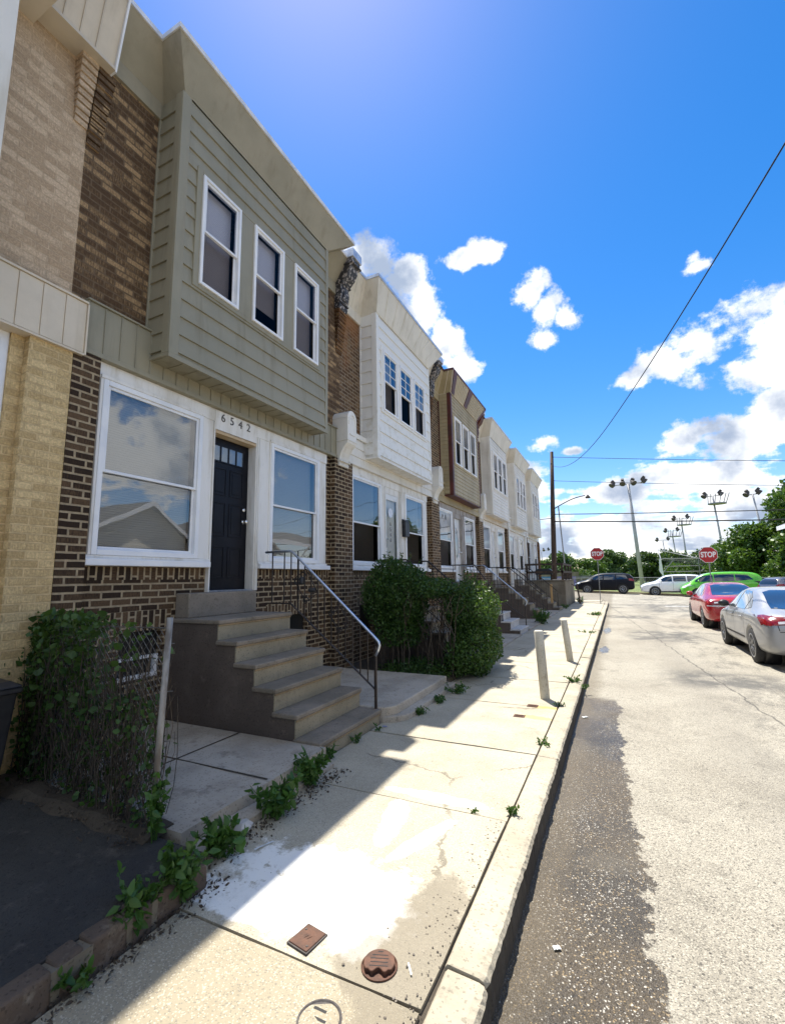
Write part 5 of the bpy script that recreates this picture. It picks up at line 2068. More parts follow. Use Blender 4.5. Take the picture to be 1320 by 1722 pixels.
P = []
for i in range(1900):
    if i % 2:
        a = q.uniform(0, LW)
        dd = q.gauss(-.06, .09)
        P.append((fx0+(fx1-fx0)*a/LW, fy0+(fy1-fy0)*a/LW+dd, .130+max(0, .03-abs(dd+.02)*.3)))
    else:
        y = q.uniform(1.1, 3.6)
        P.append((-2.09-(.16 if y > 2.1 else 0)+q.gauss(0, .045), y, .003))
o = leaf_mesh('leaf_litter', P, .022, MAT['twig'], upbias=0.0, width=.6)
setp(o, 'dead brown leaf litter along the fence foot and the weedy edge of the walk', 'leaf litter', None, 'stuff')
wm = plain('white_paper', (.7, .72, .72), (.5, .52, .5), 20, .6)
scrap(-2.09, 2.42, .0, .022, .13, 1.2, 'crumpled white strip beside the weeds below the slab', wm)
scrap(-1.86, 1.22, .0, .016, .11, .6, 'flat greenish white strip on the shaded walk at lower left', wm, .002)
scrap(-.91, 1.97, .0, .008, .06, 2.2, 'thin white scrap right of the round rusty lid', wm, .003)
scrap(-.40, 2.55, -.148, .03, .035, .5, 'small white scrap in the wet gutter', wm, .006)
scrap(-.48, 1.30, -.148, .035, .06, 1.2, 'crumpled white paper against the kerb at the bottom edge', wm, .02)
scrap(-.50, 6.5, -.148, .05, .07, .7, 'white scrap in the gutter just before the dry road', wm, .01)
scrap(-2.44, 4.75, .0, .03, .05, .3, 'little blue wrapper at the foot of the bottom step', plain('blue_wrap', (.05, .12, .45), None, rough=.4), .012)

# ------------------------------------------------------------------ cars
def catmull_body(stations, name):
    """closed half-section loft mirrored; stations: u, zlow, zbelt, ztop, wlow, wbelt, wtop"""
    rows = []
    for (u, zl, zbt, zt, wl, wb_, wt) in stations:
        zm = zl+(zbt-zl)*.45
        half = [(0, zl), (wl*.78, zl), (wl*.97, zl+.07), (wb_*1.012, zm), (wb_, zbt-.06), (wb_*.965, zbt), (wt, zt-.045), (wt*.80, zt), (0, zt+.012)]
        ring = [(x, z) for x, z in half]+[(-x, z) for x, z in reversed(half[1:-1])]
        rows.append([(x, u, z) for x, z in ring])
    v = [p for r in rows for p in r]
    n = len(rows[0])
    f = []
    for i in range(len(rows)-1):
        for k in range(n):
            j = (k+1) % n
            f.append((i*n+k, i*n+j, (i+1)*n+j, (i+1)*n+k))
    # end caps as quad strips so that the subdivision stays tidy
    h = n//2
    for base, flip in ((0, False), ((len(rows)-1)*n, True)):
        for k in range(h):
            a, b = base+k, base+k+1
            c, d = base+(n-k-1) % n, base+(n-k) % n
            if a == d or k == 0:
                quad = (a, b, c)
            elif k == h-1:
                quad = (a, b, d) if b == c else (a, b, c, d)
            else:
                quad = (a, b, c, d)
            quad = tuple(dict.fromkeys(quad))
            if len(quad) >= 3:
                f.append(quad if flip else tuple(reversed(quad)))
    me = bpy.data.meshes.new(name)
    me.from_pydata(v, [], f)
    bm = bmesh.new()
    bm.from_mesh(me)
    bmesh.ops.recalc_face_normals(bm, faces=bm.faces)
    bm.to_mesh(me)
    bm.free()
    return me


def applied(o):
    dg = bpy.context.evaluated_depsgraph_get()
    return bpy.data.meshes.new_from_object(o.evaluated_get(dg))


def project_patch(bvh, poly, mode, side, off, step=.05):
    """polygon (p,q) draped on the body. mode 'side': (u,z) along x ; 'rear'/'front': (x,z) along u ; 'top': (x,u) along z"""
    bm = bmesh.new()
    bm.faces.new([bm.verts.new((p, q, 0)) for p, q in poly])
    ps, qs = [p for p, _ in poly], [q for _, q in poly]
    a = min(ps)+step
    while a < max(ps):
        bmesh.ops.bisect_plane(bm, geom=bm.verts[:]+bm.edges[:]+bm.faces[:], plane_co=(a, 0, 0), plane_no=(1, 0, 0))
        a += step
    a = min(qs)+step
    while a < max(qs):
        bmesh.ops.bisect_plane(bm, geom=bm.verts[:]+bm.edges[:]+bm.faces[:], plane_co=(0, a, 0), plane_no=(0, 1, 0))
        a += step
    bad = set()
    for v in bm.verts:
        p, q, _ = v.co
        if mode == 'side':
            o, d = Vector((side*3, p, q)), Vector((-side, 0, 0))
        elif mode == 'rear':
            o, d = Vector((p, -3, q)), Vector((0, 1, 0))
        elif mode == 'front':
            o, d = Vector((p, 9, q)), Vector((0, -1, 0))
        else:
            o, d = Vector((p, q, 5)), Vector((0, 0, -1))
        h = bvh.ray_cast(o, d)
        if h[0] is None:
            bad.add(v)
            v.co = Vector((0, 0, 0))
            continue
        v.co = h[0]+h[1]*off
    if bad:
        bmesh.ops.delete(bm, geom=list(bad), context='VERTS')
    me = bpy.data.meshes.new('patch')
    bm.to_mesh(me)
    bm.free()
    return me


MAT['car_glass'] = plain('car_glass', (.015, .020, .024), None, rough=.03, spec=1.0, coat=1.0)
MAT['car_glass_lit'] = plain('car_glass_clear', (.09, .11, .12), None, rough=.03, spec=1.0, coat=1.0)
MAT['tail_red'] = plain('tail_light', (.22, .004, .006), (.12, .002, .004), 30, .2, coat=.4)
MAT['lamp_clear'] = plain('lamp_clear', (.65, .66, .68), None, rough=.1, coat=1.0)
MAT['alloy'] = plain('alloy_wheel', (.50, .51, .53), (.35, .36, .38), 30, .3, metal=.8)
MAT['car_seam'] = plain('panel_gap', (.012, .012, .012), None, rough=.6)
MAT['car_trim'] = plain('black_trim', (.02, .02, .022), None, rough=.4)
MAT['plate'] = plain('licence_plate', (.6, .62, .66), None, rough=.4)


def wheel(parent, x, u, R, w, side, T, spokes):
    mb = MB()
    mb.lathe((x, u, R), [(R*.70, -w/2), (R*.93, -w/2), (R, -w/2+.025), (R, w/2-.025), (R*.93, w/2), (R*.70, w/2)], 32, axis='x')
    ty = mesh_part(mb, 'wheel', MAT['rubber'], parent, T)
    mb = MB()
    s = side
    fx = x+s*(w/2-.012)
    mb.tube([(fx, u+R*.66*math.cos(a), R+R*.66*math.sin(a)) for a in np.linspace(0, 2*math.pi, 33)], .018, 6, cap=False)
    for i in range(spokes):
        for d in (-.07, .07):
            a = 2*math.pi*i/spokes+.3
            p0 = Vector((fx, u+.04*math.cos(a), R+.04*math.sin(a)))
            p1 = Vector((fx-s*.004, u+R*.65*math.cos(a+d*1.6), R+R*.65*math.sin(a+d*1.6)))
            mb.tube([p0, p1], [.022, .014], 5)
    mb.lathe((fx-.01, u, R), [(.05, 0), (.055, .01), (.05, .02)], 14, axis='x')
    mesh_part(mb, 'rim', MAT['alloy'], ty, T)
    mb = MB()
    mb.lathe((x+s*(w/2-.07), u, R), [(R*.68, 0), (R*.68, .01)], 24, axis='x')
    mesh_part(mb, 'brake_disc', MAT['car_trim'], ty, T)


def mesh_part(mb, name, m, parent, T, smooth=True):
    mb.v = [tuple(T @ Vector(p)) for p in mb.v]
    o = mb.build(name, m, parent)
    for p in o.data.polygons:
        p.use_smooth = smooth and len(p.vertices) == 4
    return o


def car(name, label, x, y, z, heading, S_, P_):
    """heading: rotation about Z of the car whose nose points +Y; x,y = rear bumper centre"""
    r = root(name, (x, y, z), label, 'car', P_.get('group', 'parked cars'))
    T = Matrix.Translation((x, y, z)) @ Matrix.Rotation(heading, 4, 'Z')
    me = catmull_body(S_, 'body')
    o = bpy.data.objects.new('tmp', me)
    COL.objects.link(o)
    md = o.modifiers.new('s', 'SUBSURF')
    md.levels = md.render_levels = 3
    sub = applied(o)
    full = bpy.data.meshes.new_from_object(o)
    bvh = BVHTree.FromPolygons([v.co.copy() for v in sub.vertices], [tuple(p.vertices) for p in sub.polygons])
    o.data = sub
    o.modifiers.clear()
    R, w = P_['R'], .21
    hw = P_['hw']
    cm = MB()
    for u in P_['axles']:
        for s in (-1, 1):
            cm.lathe((s*(hw-.14), u, R+.01), [(R+.055, -.22 if s > 0 else -.45), (R+.055, .45 if s > 0 else .22)], 40, axis='x')
    cut = cm.build('cutter', MAT['car_trim'])
    b = o.modifiers.new('b', 'BOOLEAN')
    b.operation = 'DIFFERENCE'
    b.object = cut
    b.solver = 'EXACT'
    b.use_self = True
    body = applied(o)
    bpy.data.objects.remove(o)
    bpy.data.objects.remove(cut)
    if len(body.polygons) < 200:
        body = sub
    off = WL_[r.name]

    def add(meh, nm, m, parent=r, smooth=True):
        meh.transform(Matrix.Translation(-off) @ T)
        meh.materials.clear()
        meh.materials.append(m)
        meh.name = nm
        ob = bpy.data.objects.new(nm, meh)
        COL.objects.link(ob)
        WL_[ob.name] = off
        ob.parent = parent
        if smooth:
            for p in meh.polygons:
                p.use_smooth = True
                p.material_index = 0
        return ob
    bo = add(body, 'body', P_['paint'])
    cutfaces = MB()
    # dark wheel wells
    for u in P_['axles']:
        for s in (-1, 1):
            m = MB()
            m.lathe((s*(hw-.26), u, R+.01), [(R+.05, -.12), (R+.05, .12)], 30, axis='x')
            mesh_part(m, 'wheel_well', MAT['car_trim'], r, T)
            wheel(r, s*(hw-.115), u, R, w, s, T, P_.get('spokes', 7))
    for nm, polys, mode, m, of in P_['patches']:
        for poly in polys:
            sides = (1, -1) if mode == 'side' else (0,)
            for s in sides:
                pm = project_patch(bvh, poly, mode, s, of)
                if len(pm.polygons):
                    add(pm, nm, MAT[m] if isinstance(m, str) else m)
    # mirrors
    mu, mz = P_['mirror']
    for s in (-1, 1):
        h = bvh.ray_cast(Vector((s*3, mu, mz)), Vector((-s, 0, 0)))
        xx = h[0].x if h[0] else s*hw*.9
        m = MB()
        m.lathe((xx+s*.13, mu, mz+.03), [(.02, -.07), (.07, -.05), (.085, 0), (.07, .035), (.055, .04)], 12, axis='y')
        for i in range(len(m.v)):
            v = m.v[i]
            m.v[i] = (xx+s*.13+(v[0]-xx-s*.13)*1.35, v[1], v[2])
        m.tube([(xx-s*.03, mu, mz-.03), (xx+s*.10, mu, mz+.01)], .02, 6)
        mesh_part(m, 'mirror', P_.get('mirror_paint', P_['paint']), r, T)
    # handles
    for (u, zz) in P_['handles']:
        for s in (-1, 1):
            h = bvh.ray_cast(Vector((s*3, u, zz)), Vector((-s, 0, 0)))
            if h[0]:
                m = MB()
                m.tube([(h[0].x, u-.09, zz), (h[0].x+s*.028, u-.06, zz), (h[0].x+s*.028, u+.06, zz), (h[0].x, u+.09, zz)], .011, 6)
                mesh_part(m, 'door_handle', P_.get('handle_paint', P_['paint']), r, T)
    return r


def line_poly(a, b, w=.010):
    a, b = Vector(a), Vector(b)
    d = (b-a).normalized()
    n = Vector((-d.y, d.x))*w/2
    return [tuple(a-n), tuple(b-n), tuple(b+n), tuple(a+n)]


SEDAN = [(0.0, .42, .72, .80, .66, .66, .58), (.05, .30, .86, .94, .80, .80, .66), (.22, .25, .95, 1.03, .87, .86, .70), (.62, .22, .97, 1.09, .90, .885, .70), (.98, .21, .97, 1.18, .91, .89, .66),
         (1.45, .20, .96, 1.37, .91, .89, .60), (1.95, .20, .95, 1.455, .91, .885, .575), (2.55, .20, .94, 1.465, .91, .88, .58), (3.0, .20, .93, 1.39, .91, .88, .61), (3.45, .20, .92, 1.16, .91, .88, .66),
         (3.72, .21, .90, 1.00, .90, .87, .70), (4.25, .22, .84, .92, .89, .85, .66), (4.62, .24, .72, .80, .84, .80, .62), (4.84, .30, .58, .64, .70, .68, .50)]
S_PATCH = [
    ('rear_window', [[(-.60, 1.08), (.60, 1.08), (.50, 1.36), (.36, 1.40), (-.36, 1.40), (-.50, 1.36)]], 'rear', 'car_glass', .006),
    ('side_window', [[(2.52, 1.00), (2.52, 1.375), (2.95, 1.345), (3.28, 1.15), (3.42, 1.00)], [(1.62, 1.01), (1.66, 1.26), (1.95, 1.37), (2.44, 1.385), (2.44, 1.00)], [(1.26, 1.06), (1.56, 1.22), (1.54, 1.02)]], 'side', 'car_glass_lit', .006),
    ('tail_light', [[(-.86, .80), (-.50, .83), (-.50, .93), (-.86, .97)], [(.86, .80), (.50, .83), (.50, .93), (.86, .97)]], 'rear', 'tail_red', .007),
    ('tail_light_wing', [[(.06, .80), (.06, .95), (.40, .98), (.55, .96), (.32, .83)]], 'side', 'tail_red', .007),
    ('reverse_lamp', [[(-.66, .835), (-.52, .85), (-.52, .89), (-.66, .875)], [(.66, .835), (.52, .85), (.52, .89), (.66, .875)]], 'rear', 'lamp_clear', .010),
    ('licence_plate', [[(-.16, .70), (.16, .70), (.16, .84), (-.16, .84)]], 'rear', 'plate', .008),
    ('panel_gap', [line_poly((2.48, .30), (2.48, .97)), line_poly((3.42, .34), (3.42, .92)), line_poly((1.50, .52), (1.56, .97)), line_poly((.62, .93), (.78, .965), .012)], 'side', 'car_seam', .002),
    ('trunk_gap', [line_poly((-.66, .72), (-.70, .98), .012), line_poly((.66, .72), (.70, .98), .012), line_poly((-.66, .70), (.66, .70), .012)], 'rear', 'car_seam', .002),
    ('side_moulding', [[(1.55, .42), (3.4, .42), (3.4, .46), (1.55, .46)]], 'side', 'car_seam', .004),
    ('windscreen', [[(-.58, .99), (.58, .99), (.48, 1.38), (-.48, 1.38)]], 'front', 'car_glass', .006),
    ('headlight', [[(-.80, .62), (-.45, .62), (-.45, .74), (-.76, .80)], [(.80, .62), (.45, .62), (.45, .74), (.76, .80)]], 'front', 'lamp_clear', .007),
]
silver = plain('silver_paint', (.33, .335, .345), (.29, .295, .305), 2, .38, metal=.35, coat=.6)
red = plain('red_paint', (.42, .008, .014), (.34, .006, .010), 2, .25, coat=1.0)
blackp = plain('black_blue_paint', (.004, .005, .010), None, rough=.4, spec=.2)
whitep = plain('white_paint', (.74, .75, .77), None, rough=.3, coat=1.0)
greenp = plain('lime_green_paint', (.13, .56, .02), (.10, .47, .015), 2, .25, coat=1.0)
greyp = plain('grey_paint', (.20, .19, .21), None, rough=.25, metal=.5, coat=1.0)

car('parked_car', 'silver four door sedan parked nearest on the right, seen from its rear left corner', 3.22, 10.62, -.15, 0.0, SEDAN,
    dict(R=.335, hw=.90, axles=(1.02, 3.82), paint=silver, mirror=(3.30, 1.02), handles=((1.74, .86), (2.66, .85)), patches=S_PATCH, mirror_paint=MAT['car_trim'], handle_paint=silver))
RP = [p for p in S_PATCH if p[0] not in ('tail_light', 'tail_light_wing', 'side_moulding')]
RP += [('tail_light', [[(-.84, .78), (-.52, .78), (-.55, .92), (-.84, .95)], [(.84, .78), (.52, .78), (.55, .92), (.84, .95)]], 'rear', 'tail_red', .007),
       ('chrome_strip', [[(-.84, .745), (.84, .745), (.84, .775), (-.84, .775)]], 'rear', 'lamp_clear', .008)]
car('parked_car', 'red four door sedan parked ahead of the silver one', 3.34, 17.5, -.15, 0.0, SEDAN,
    dict(R=.335, hw=.90, axles=(1.0, 3.78), paint=red, mirror=(3.30, 1.02), handles=((1.74, .86), (2.66, .85)), patches=RP, spokes=5))

SUV = [(0.0, .46, .88, 1.00, .64, .70, .60), (.05, .36, 1.00, 1.22, .80, .82, .62), (.22, .28, 1.04, 1.50, .88, .88, .62), (.60, .25, 1.05, 1.63, .90, .89, .62), (1.5, .24, 1.05, 1.67, .91, .90, .63),
       (2.4, .24, 1.04, 1.66, .91, .90, .62), (2.9, .24, 1.03, 1.56, .91, .90, .63), (3.3, .24, 1.02, 1.28, .91, .89, .67), (3.55, .25, 1.0, 1.12, .90, .88, .70), (4.05, .27, .94, 1.04, .88, .86, .66), (4.4, .30, .80, .90, .82, .80, .6), (4.58, .38, .66, .74, .66, .66, .5)]
V_PATCH = [
    ('side_window', [[(2.34, 1.12), (2.34, 1.53), (2.82, 1.48), (3.15, 1.25), (3.22, 1.12)], [(1.40, 1.12), (1.40, 1.54), (2.26, 1.54), (2.26, 1.12)], [(.50, 1.16), (.62, 1.50), (1.32, 1.54), (1.32, 1.13)]], 'side', 'car_glass', .006),
    ('rear_window', [[(-.60, 1.16), (.60, 1.16), (.52, 1.50), (-.52, 1.50)]], 'rear', 'car_glass', .006),
    ('windscreen', [[(-.60, 1.13), (.60, 1.13), (.50, 1.55), (-.50, 1.55)]], 'front', 'car_glass_lit', .006),
    ('tail_light', [[(.03, .98), (.03, 1.16), (.42, 1.20), (.40, 1.02)]], 'side', 'tail_red', .008),
    ('tail_light_rear', [[(-.84, .98), (-.56, .98), (-.56, 1.10), (-.80, 1.16)], [(.84, .98), (.56, .98), (.56, 1.10), (.80, 1.16)]], 'rear', 'tail_red', .008),
    ('headlight', [[(-.82, .78), (-.45, .76), (-.45, .87), (-.76, .92)], [(.82, .78), (.45, .76), (.45, .87), (.76, .92)]], 'front', 'lamp_clear', .007),
    ('headlight_wing', [[(4.1, .82), (4.1, .92), (4.46, .84), (4.46, .78)]], 'side', 'lamp_clear', .007),
    ('grille', [[(-.42, .60), (.42, .60), (.42, .78), (-.42, .78)]], 'front', 'car_trim', .006),
    ('panel_gap', [line_poly((2.30, .40), (2.30, 1.10), .014), line_poly((1.36, .40), (1.36, 1.10), .014), line_poly((3.25, .45), (3.25, 1.04), .014)], 'side', 'car_seam', .002),
    ('sill_cladding', [[(1.15, .27), (3.3, .27), (3.3, .38), (1.15, .38)]], 'side', 'car_trim', .004),
]
mkP = lambda **k: dict(dict(R=.36, hw=.90, axles=(.88, 3.56), mirror=(3.12, 1.12), handles=((1.55, .98), (2.48, .97)), patches=V_PATCH), **k)
# parked along the far kerb, noses to the left
NL = math.pi/2
car('parked_car', 'black SUV parked side on across the junction, leftmost of the far cars', 1.25, 42.85, gz(-.8, 42.8), NL, SUV, mkP(paint=blackp))
car('parked_car', 'white SUV parked across the junction behind the green minivan', 6.2, 43.0, gz(3.9, 42.8), NL, SUV, mkP(paint=whitep))
VAN = [(0.0, .44, .92, 1.10, .70, .76, .66), (.06, .34, 1.04, 1.40, .86, .88, .68), (.28, .26, 1.08, 1.66, .94, .93, .68), (.8, .22, 1.08, 1.76, .97, .95, .68), (1.8, .20, 1.07, 1.80, .98, .96, .69), (2.8, .20, 1.05, 1.79, .98, .96, .68),
       (3.4, .20, 1.03, 1.68, .98, .95, .68), (3.9, .20, 1.01, 1.40, .97, .94, .70), (4.35, .21, .98, 1.12, .95, .92, .70), (4.75, .23, .88, .98, .91, .88, .64), (5.02, .28, .72, .82, .82, .80, .56), (5.16, .36, .56, .64, .66, .64, .46)]
VAN = [(u+(.22 if 3 < u < 4.5 else 0), zl, zb_*1.06, zt*1.08, a, b, c) for (u, zl, zb_, zt, a, b, c) in VAN]
G_PATCH = [
    ('side_window', [[(3.05, 1.14), (3.05, 1.62), (3.45, 1.55), (3.95, 1.26), (4.02, 1.14)], [(1.75, 1.16), (1.75, 1.64), (2.97, 1.64), (2.97, 1.15)], [(.62, 1.26), (.95, 1.58), (1.68, 1.64), (1.68, 1.17)]], 'side', 'car_glass', .006),
    ('rear_window', [[(-.64, 1.2), (.64, 1.2), (.56, 1.62), (-.56, 1.62)]], 'rear', 'car_glass', .006),
    ('windscreen', [[(-.64, 1.12), (.64, 1.12), (.54, 1.66), (-.54, 1.66)]], 'front', 'car_glass_lit', .006),
    ('tail_light', [[(.03, 1.02), (.03, 1.14), (.62, 1.16), (.46, 1.08), (.22, .82), (.10, .82)]], 'side', 'car_trim', .008),
    ('headlight', [[(-.86, .72), (-.50, .74), (-.50, .82), (-.82, .90)], [(.86, .72), (.50, .74), (.50, .82), (.82, .90)]], 'front', 'lamp_clear', .007),
    ('headlight_wing', [[(4.40, .90), (4.62, .98), (4.98, .82), (4.98, .76)]], 'side', 'lamp_clear', .007),
    ('grille', [[(-.60, .42), (.60, .42), (.5, .62), (-.5, .62)]], 'front', 'car_trim', .006),
    ('panel_gap', [line_poly((3.0, .35), (3.0, 1.12), .014), line_poly((1.72, .35), (1.72, 1.12), .014), line_poly((4.05, .45), (4.05, 1.02), .014)], 'side', 'car_seam', .002),
]
G_PATCH = [(n_, [[((p+(.2 if m_ == 'side' and 3.2 < p < 4.3 else 0)), q_*1.07) for p, q_ in po] for po in ps], m_, mt_, of_) for n_, ps, m_, mt_, of_ in G_PATCH]
van = car('parked_car', 'lime green minivan with a white ring logo on its door, parked across the junction', 9.45, 42.1, gz(6.9, 42.2), NL, VAN,
          dict(R=.35, hw=.96, axles=(1.02, 4.10), paint=greenp, mirror=(4.0, 1.25), handles=((1.9, 1.06), (3.1, 1.06)), patches=G_PATCH, spokes=9))
mb = MB()
vx, vz = 9.45-3.36, gz(6.9, 42.2)+.80
mb.tube([(vx+.14*math.cos(a), 42.1-.985, vz+.14*math.sin(a)) for a in np.linspace(0, 2*math.pi, 25)], .022, 5, cap=False)
mb.build('ring_logo', MAT['vinyl'], van)
for i, w in enumerate((.42, .22)):
    mb = MB()
    mb.box(vx+.24, vx+.24+w, 42.1-.985, 42.1-.975, vz+.05-i*.12, vz+.09-i*.12)
    mb.build('logo_strip', MAT['vinyl'], van)
car('parked_car', 'dark grey SUV on the right edge beyond the silver sedan, seen from behind', 8.95, 38.6, gz(9.5, 39), -.95, SUV, mkP(paint=greyp))

# ------------------------------------------------------------------ signs, poles, wires
sign_red = plain('sign_red', (.42, .012, .016), (.34, .010, .012), 8, .4)


def stop_sign(x, y, z, h, w, lab, yaw, lean=0.0):
    r = root('stop_sign', (x, y, z), lab, 'sign', 'stop signs at the junction')
    a = math.pi/8
    R_ = w/2/math.cos(a)
    zc = z+h
    for nm, rr, y0_, y1_, m in (('sign_rim', R_, -.004, .0, MAT['vinyl']), ('sign_face', R_*.945, -.007, -.0042, sign_red), ('sign_back', R_*.99, .0002, .003, MAT['galv'])):
        mb = MB()
        mb.prism([(rr*math.cos(a+k*math.pi/4), zc+rr*math.sin(a+k*math.pi/4)) for k in range(8)], 'y', y0_, y1_)
        mb.v = [(x+v[0]*math.cos(yaw)-v[1]*math.sin(yaw), y-.03+v[1]*math.cos(yaw)+v[0]*math.sin(yaw), v[2]) for v in mb.v]
        mb.build(nm, m, r)
    M_ = Matrix.Translation((x, y-.03, zc)) @ Matrix.Rotation(yaw, 4, 'Z') @ Matrix(((1, 0, 0, 0), (0, 0, -1, -.0095), (0, 1, 0, 0), (0, 0, 0, 1)))
    text_mesh('STOP', w*.47, M_, 'sign_text', MAT['vinyl'], r, .0015, xs=.72, bold=.012)
    mb = MB()
    mb.tube([(x+lean, y, z-.1), (x, y+.0, zc-w*.3), (x, y, zc+w*.3)], .022, 8)
    mb.build('post', MAT['galv'], r)
    return r


stop_sign(-.955, 29.6, .0, 2.88, .72, 'stop sign at the end of the left sidewalk', .0, -.02)
stop_sign(3.86, 25.4, -.05, 2.53, .72, 'stop sign on the right, rising behind the red sedan', .0)


def tubeobj(name, pts, r_, m, lab, cat, group=None, n=8):
    mb = MB()
    mb.tube(pts, r_, n)
    return setp(mb.build(name, m, loc=pts[0], smooth=True), lab, cat, group)


up_ = root('utility_pole', (-3.95, 33.0, .0), 'dark wooden utility pole rising behind the deck rail with a lamp arm', 'utility pole')
mb = MB()
mb.tube([(-3.98, 33, -.1), (-3.80, 33, 2.0), (-3.62, 33, 6.5), (-3.44, 33, 10.3)], [.19, .18, .15, .11], 14)
mb.build('pole', MAT['pole_wood'], up_, smooth=True)
mb = MB()
pts = [(-3.55, 32.9, 6.2)]
for i in range(9):
    f = i/8
    pts.append((-3.5+2.0*f, 32.9, 6.25+.72*math.sin(f*1.5)))
mb.tube(pts, .036, 7)
mb.build('lamp_arm', MAT['dark_iron'], up_, smooth=True)
mb = MB()
mb.lathe((-1.34, 32.9, 6.78), [(.17, 0), (.15, .08), (.07, .18), (.04, .24)], 12)
mb.build('lamp_head', MAT['dark_iron'], up_, smooth=True)
for z in (5.2, 5.7, 9.4):
    mb = MB()
    mb.lathe((-3.52-.02*(9.4-z), 32.80, z), [(.03, -.05), (.05, -.02), (.03, 0), (.05, .03), (.03, .06)], 8, axis='y')
    mb.build('insulator', MAT['dark_iron'], up_)
mb = MB()
mb.tube([(-3.3, 36, 0), (-3.55, 36, 6.8)], .05, 6)
setp(mb.build('metal_post', MAT['galv'], loc=(-3.3, 36, 0)), 'thin metal post just right of the wooden pole', 'pole')


def wire(pts, r_, lab, sub=10):
    P = [Vector(p) for p in pts]
    out = []
    for i in range(len(P)-1):
        for j in range(sub):
            out.append(P[i].lerp(P[i+1], j/sub))
    out.append(P[-1])
    return tubeobj('overhead_cable', out, r_, MAT['wire'], lab, 'cable', 'overhead cables', 5)


def sag(a, b, s, n=24):
    a, b = Vector(a), Vector(b)
    return [a.lerp(b, i/n)-Vector((0, 0, s*4*(i/n)*(1-i/n))) for i in range(n+1)]


big = [(-3.5, 33.0, 9.35)]
# parabola through the street, lowest over the middle
def bigz(y):
    return 6.93+.0098*(max(0, y-17.5))**2+.0042*(max(0, 17.5-y))**2
big = [(-3.4+.22927*(33-y), y, bigz(y)) for y in np.linspace(33, -8, 42)]
tubeobj('overhead_cable', big, .013, MAT['wire'], 'thick twisted cable sweeping from the wooden pole over the street to the upper right', 'cable', 'overhead cables', 6)
mb = MB()
tubeobj('overhead_cable', sag((-3.55, 32.9, 5.35), (30, 35.5, 4.45), .35), .042, MAT['wire'], 'lowest thick black cable running right from the pole', 'cable', 'overhead cables', 6)
tubeobj('overhead_cable', sag((-3.55, 32.9, 5.85), (30, 35.5, 4.9), .25), .030, MAT['wire'], 'black cable just above the lowest thick one', 'cable', 'overhead cables', 6)
tubeobj('overhead_cable', sag((-3.45, 32.9, 9.9), (30, 35.5, 5.9), .2), .018, MAT['wire'], 'thin topmost wire running right from the pole head', 'cable', 'overhead cables', 5)
tubeobj('overhead_cable', sag((-3.45, 32.9, 8.2), (30, 35.5, 5.0), .3), .016, MAT['wire'], 'thin wire at mid height crossing behind the floodlight pole', 'cable', 'overhead cables', 5)
tubeobj('overhead_cable', sag((-3.6, 32.9, 5.6), (-30, 34, 6.2), .5), .022, MAT['wire'], 'cable leaving the wooden pole to the left behind the houses', 'cable', 'overhead cables', 5)


def flood_pole(x0, y, z0, x1, z1, lab, s=1.0, cage=False, r_=.14, wood=False, lamps=4, spread=2.0):
    r = root('floodlight_pole', (x0, y, z0), lab, 'floodlight pole', 'floodlight poles of the ball field')
    mb = MB()
    mb.tube([(x0, y, z0), ((x0+x1)/2, y, (z0+z1)/2), (x1, y, z1)], [r_, r_*.85, r_*.62], 10)
    mb.build('pole', MAT['pale_pole'], r, smooth=True)
    mb = MB()
    mb.tube([(x1-spread, y, z1-.05), (x1+spread, y, z1+.05)], .045*s, 6)
    if cage:
        for i in range(6):
            a = -1.2+2.4*i/5
            mb.tube([(x1+.9*s*math.sin(a)+.3*s, y-.4, z1-.9*s), (x1+.9*s*math.sin(a)*1.2+.5*s, y-.5, z1+.2*s)], .04*s, 4)
        mb.lathe((x1+.3*s, y-.4, z1-1.0*s), [(.9*s, 0), (.9*s, .12*s)], 14)
    mb.build('crossarm', MAT['galv'], r)
    for i in range(lamps):
        f = -1+2*i/(lamps-1) if lamps > 1 else 0
        cx_ = x1+f*spread
        mb = MB()
        zz = z1+.05*f+(.12 if i % 2 else .05)
        b0 = len(mb.v)
        mb.lathe((0, 0, 0), [(.10*s, .45*s), (.17*s, .35*s), (.27*s, .0), (.29*s, -.10*s), (.24*s, -.12*s)], 12, axis='y')
        mb.box(-.12*s, .12*s, .2*s, .46*s, -.03*s, .34*s)
        mb.box(-.05*s, .05*s, .1*s, .2*s, -.3*s, .05*s)
        Rm = Matrix.Translation((cx_, y-.1, zz)) @ Matrix.Rotation(f*1.25+.25, 4, 'Z') @ Matrix.Rotation(.75, 4, 'X')
        for vi in range(b0, len(mb.v)):
            mb.v[vi] = tuple(Rm @ Vector(mb.v[vi]))
        mb.build('lamp', MAT['dark_iron'], r)
    return r


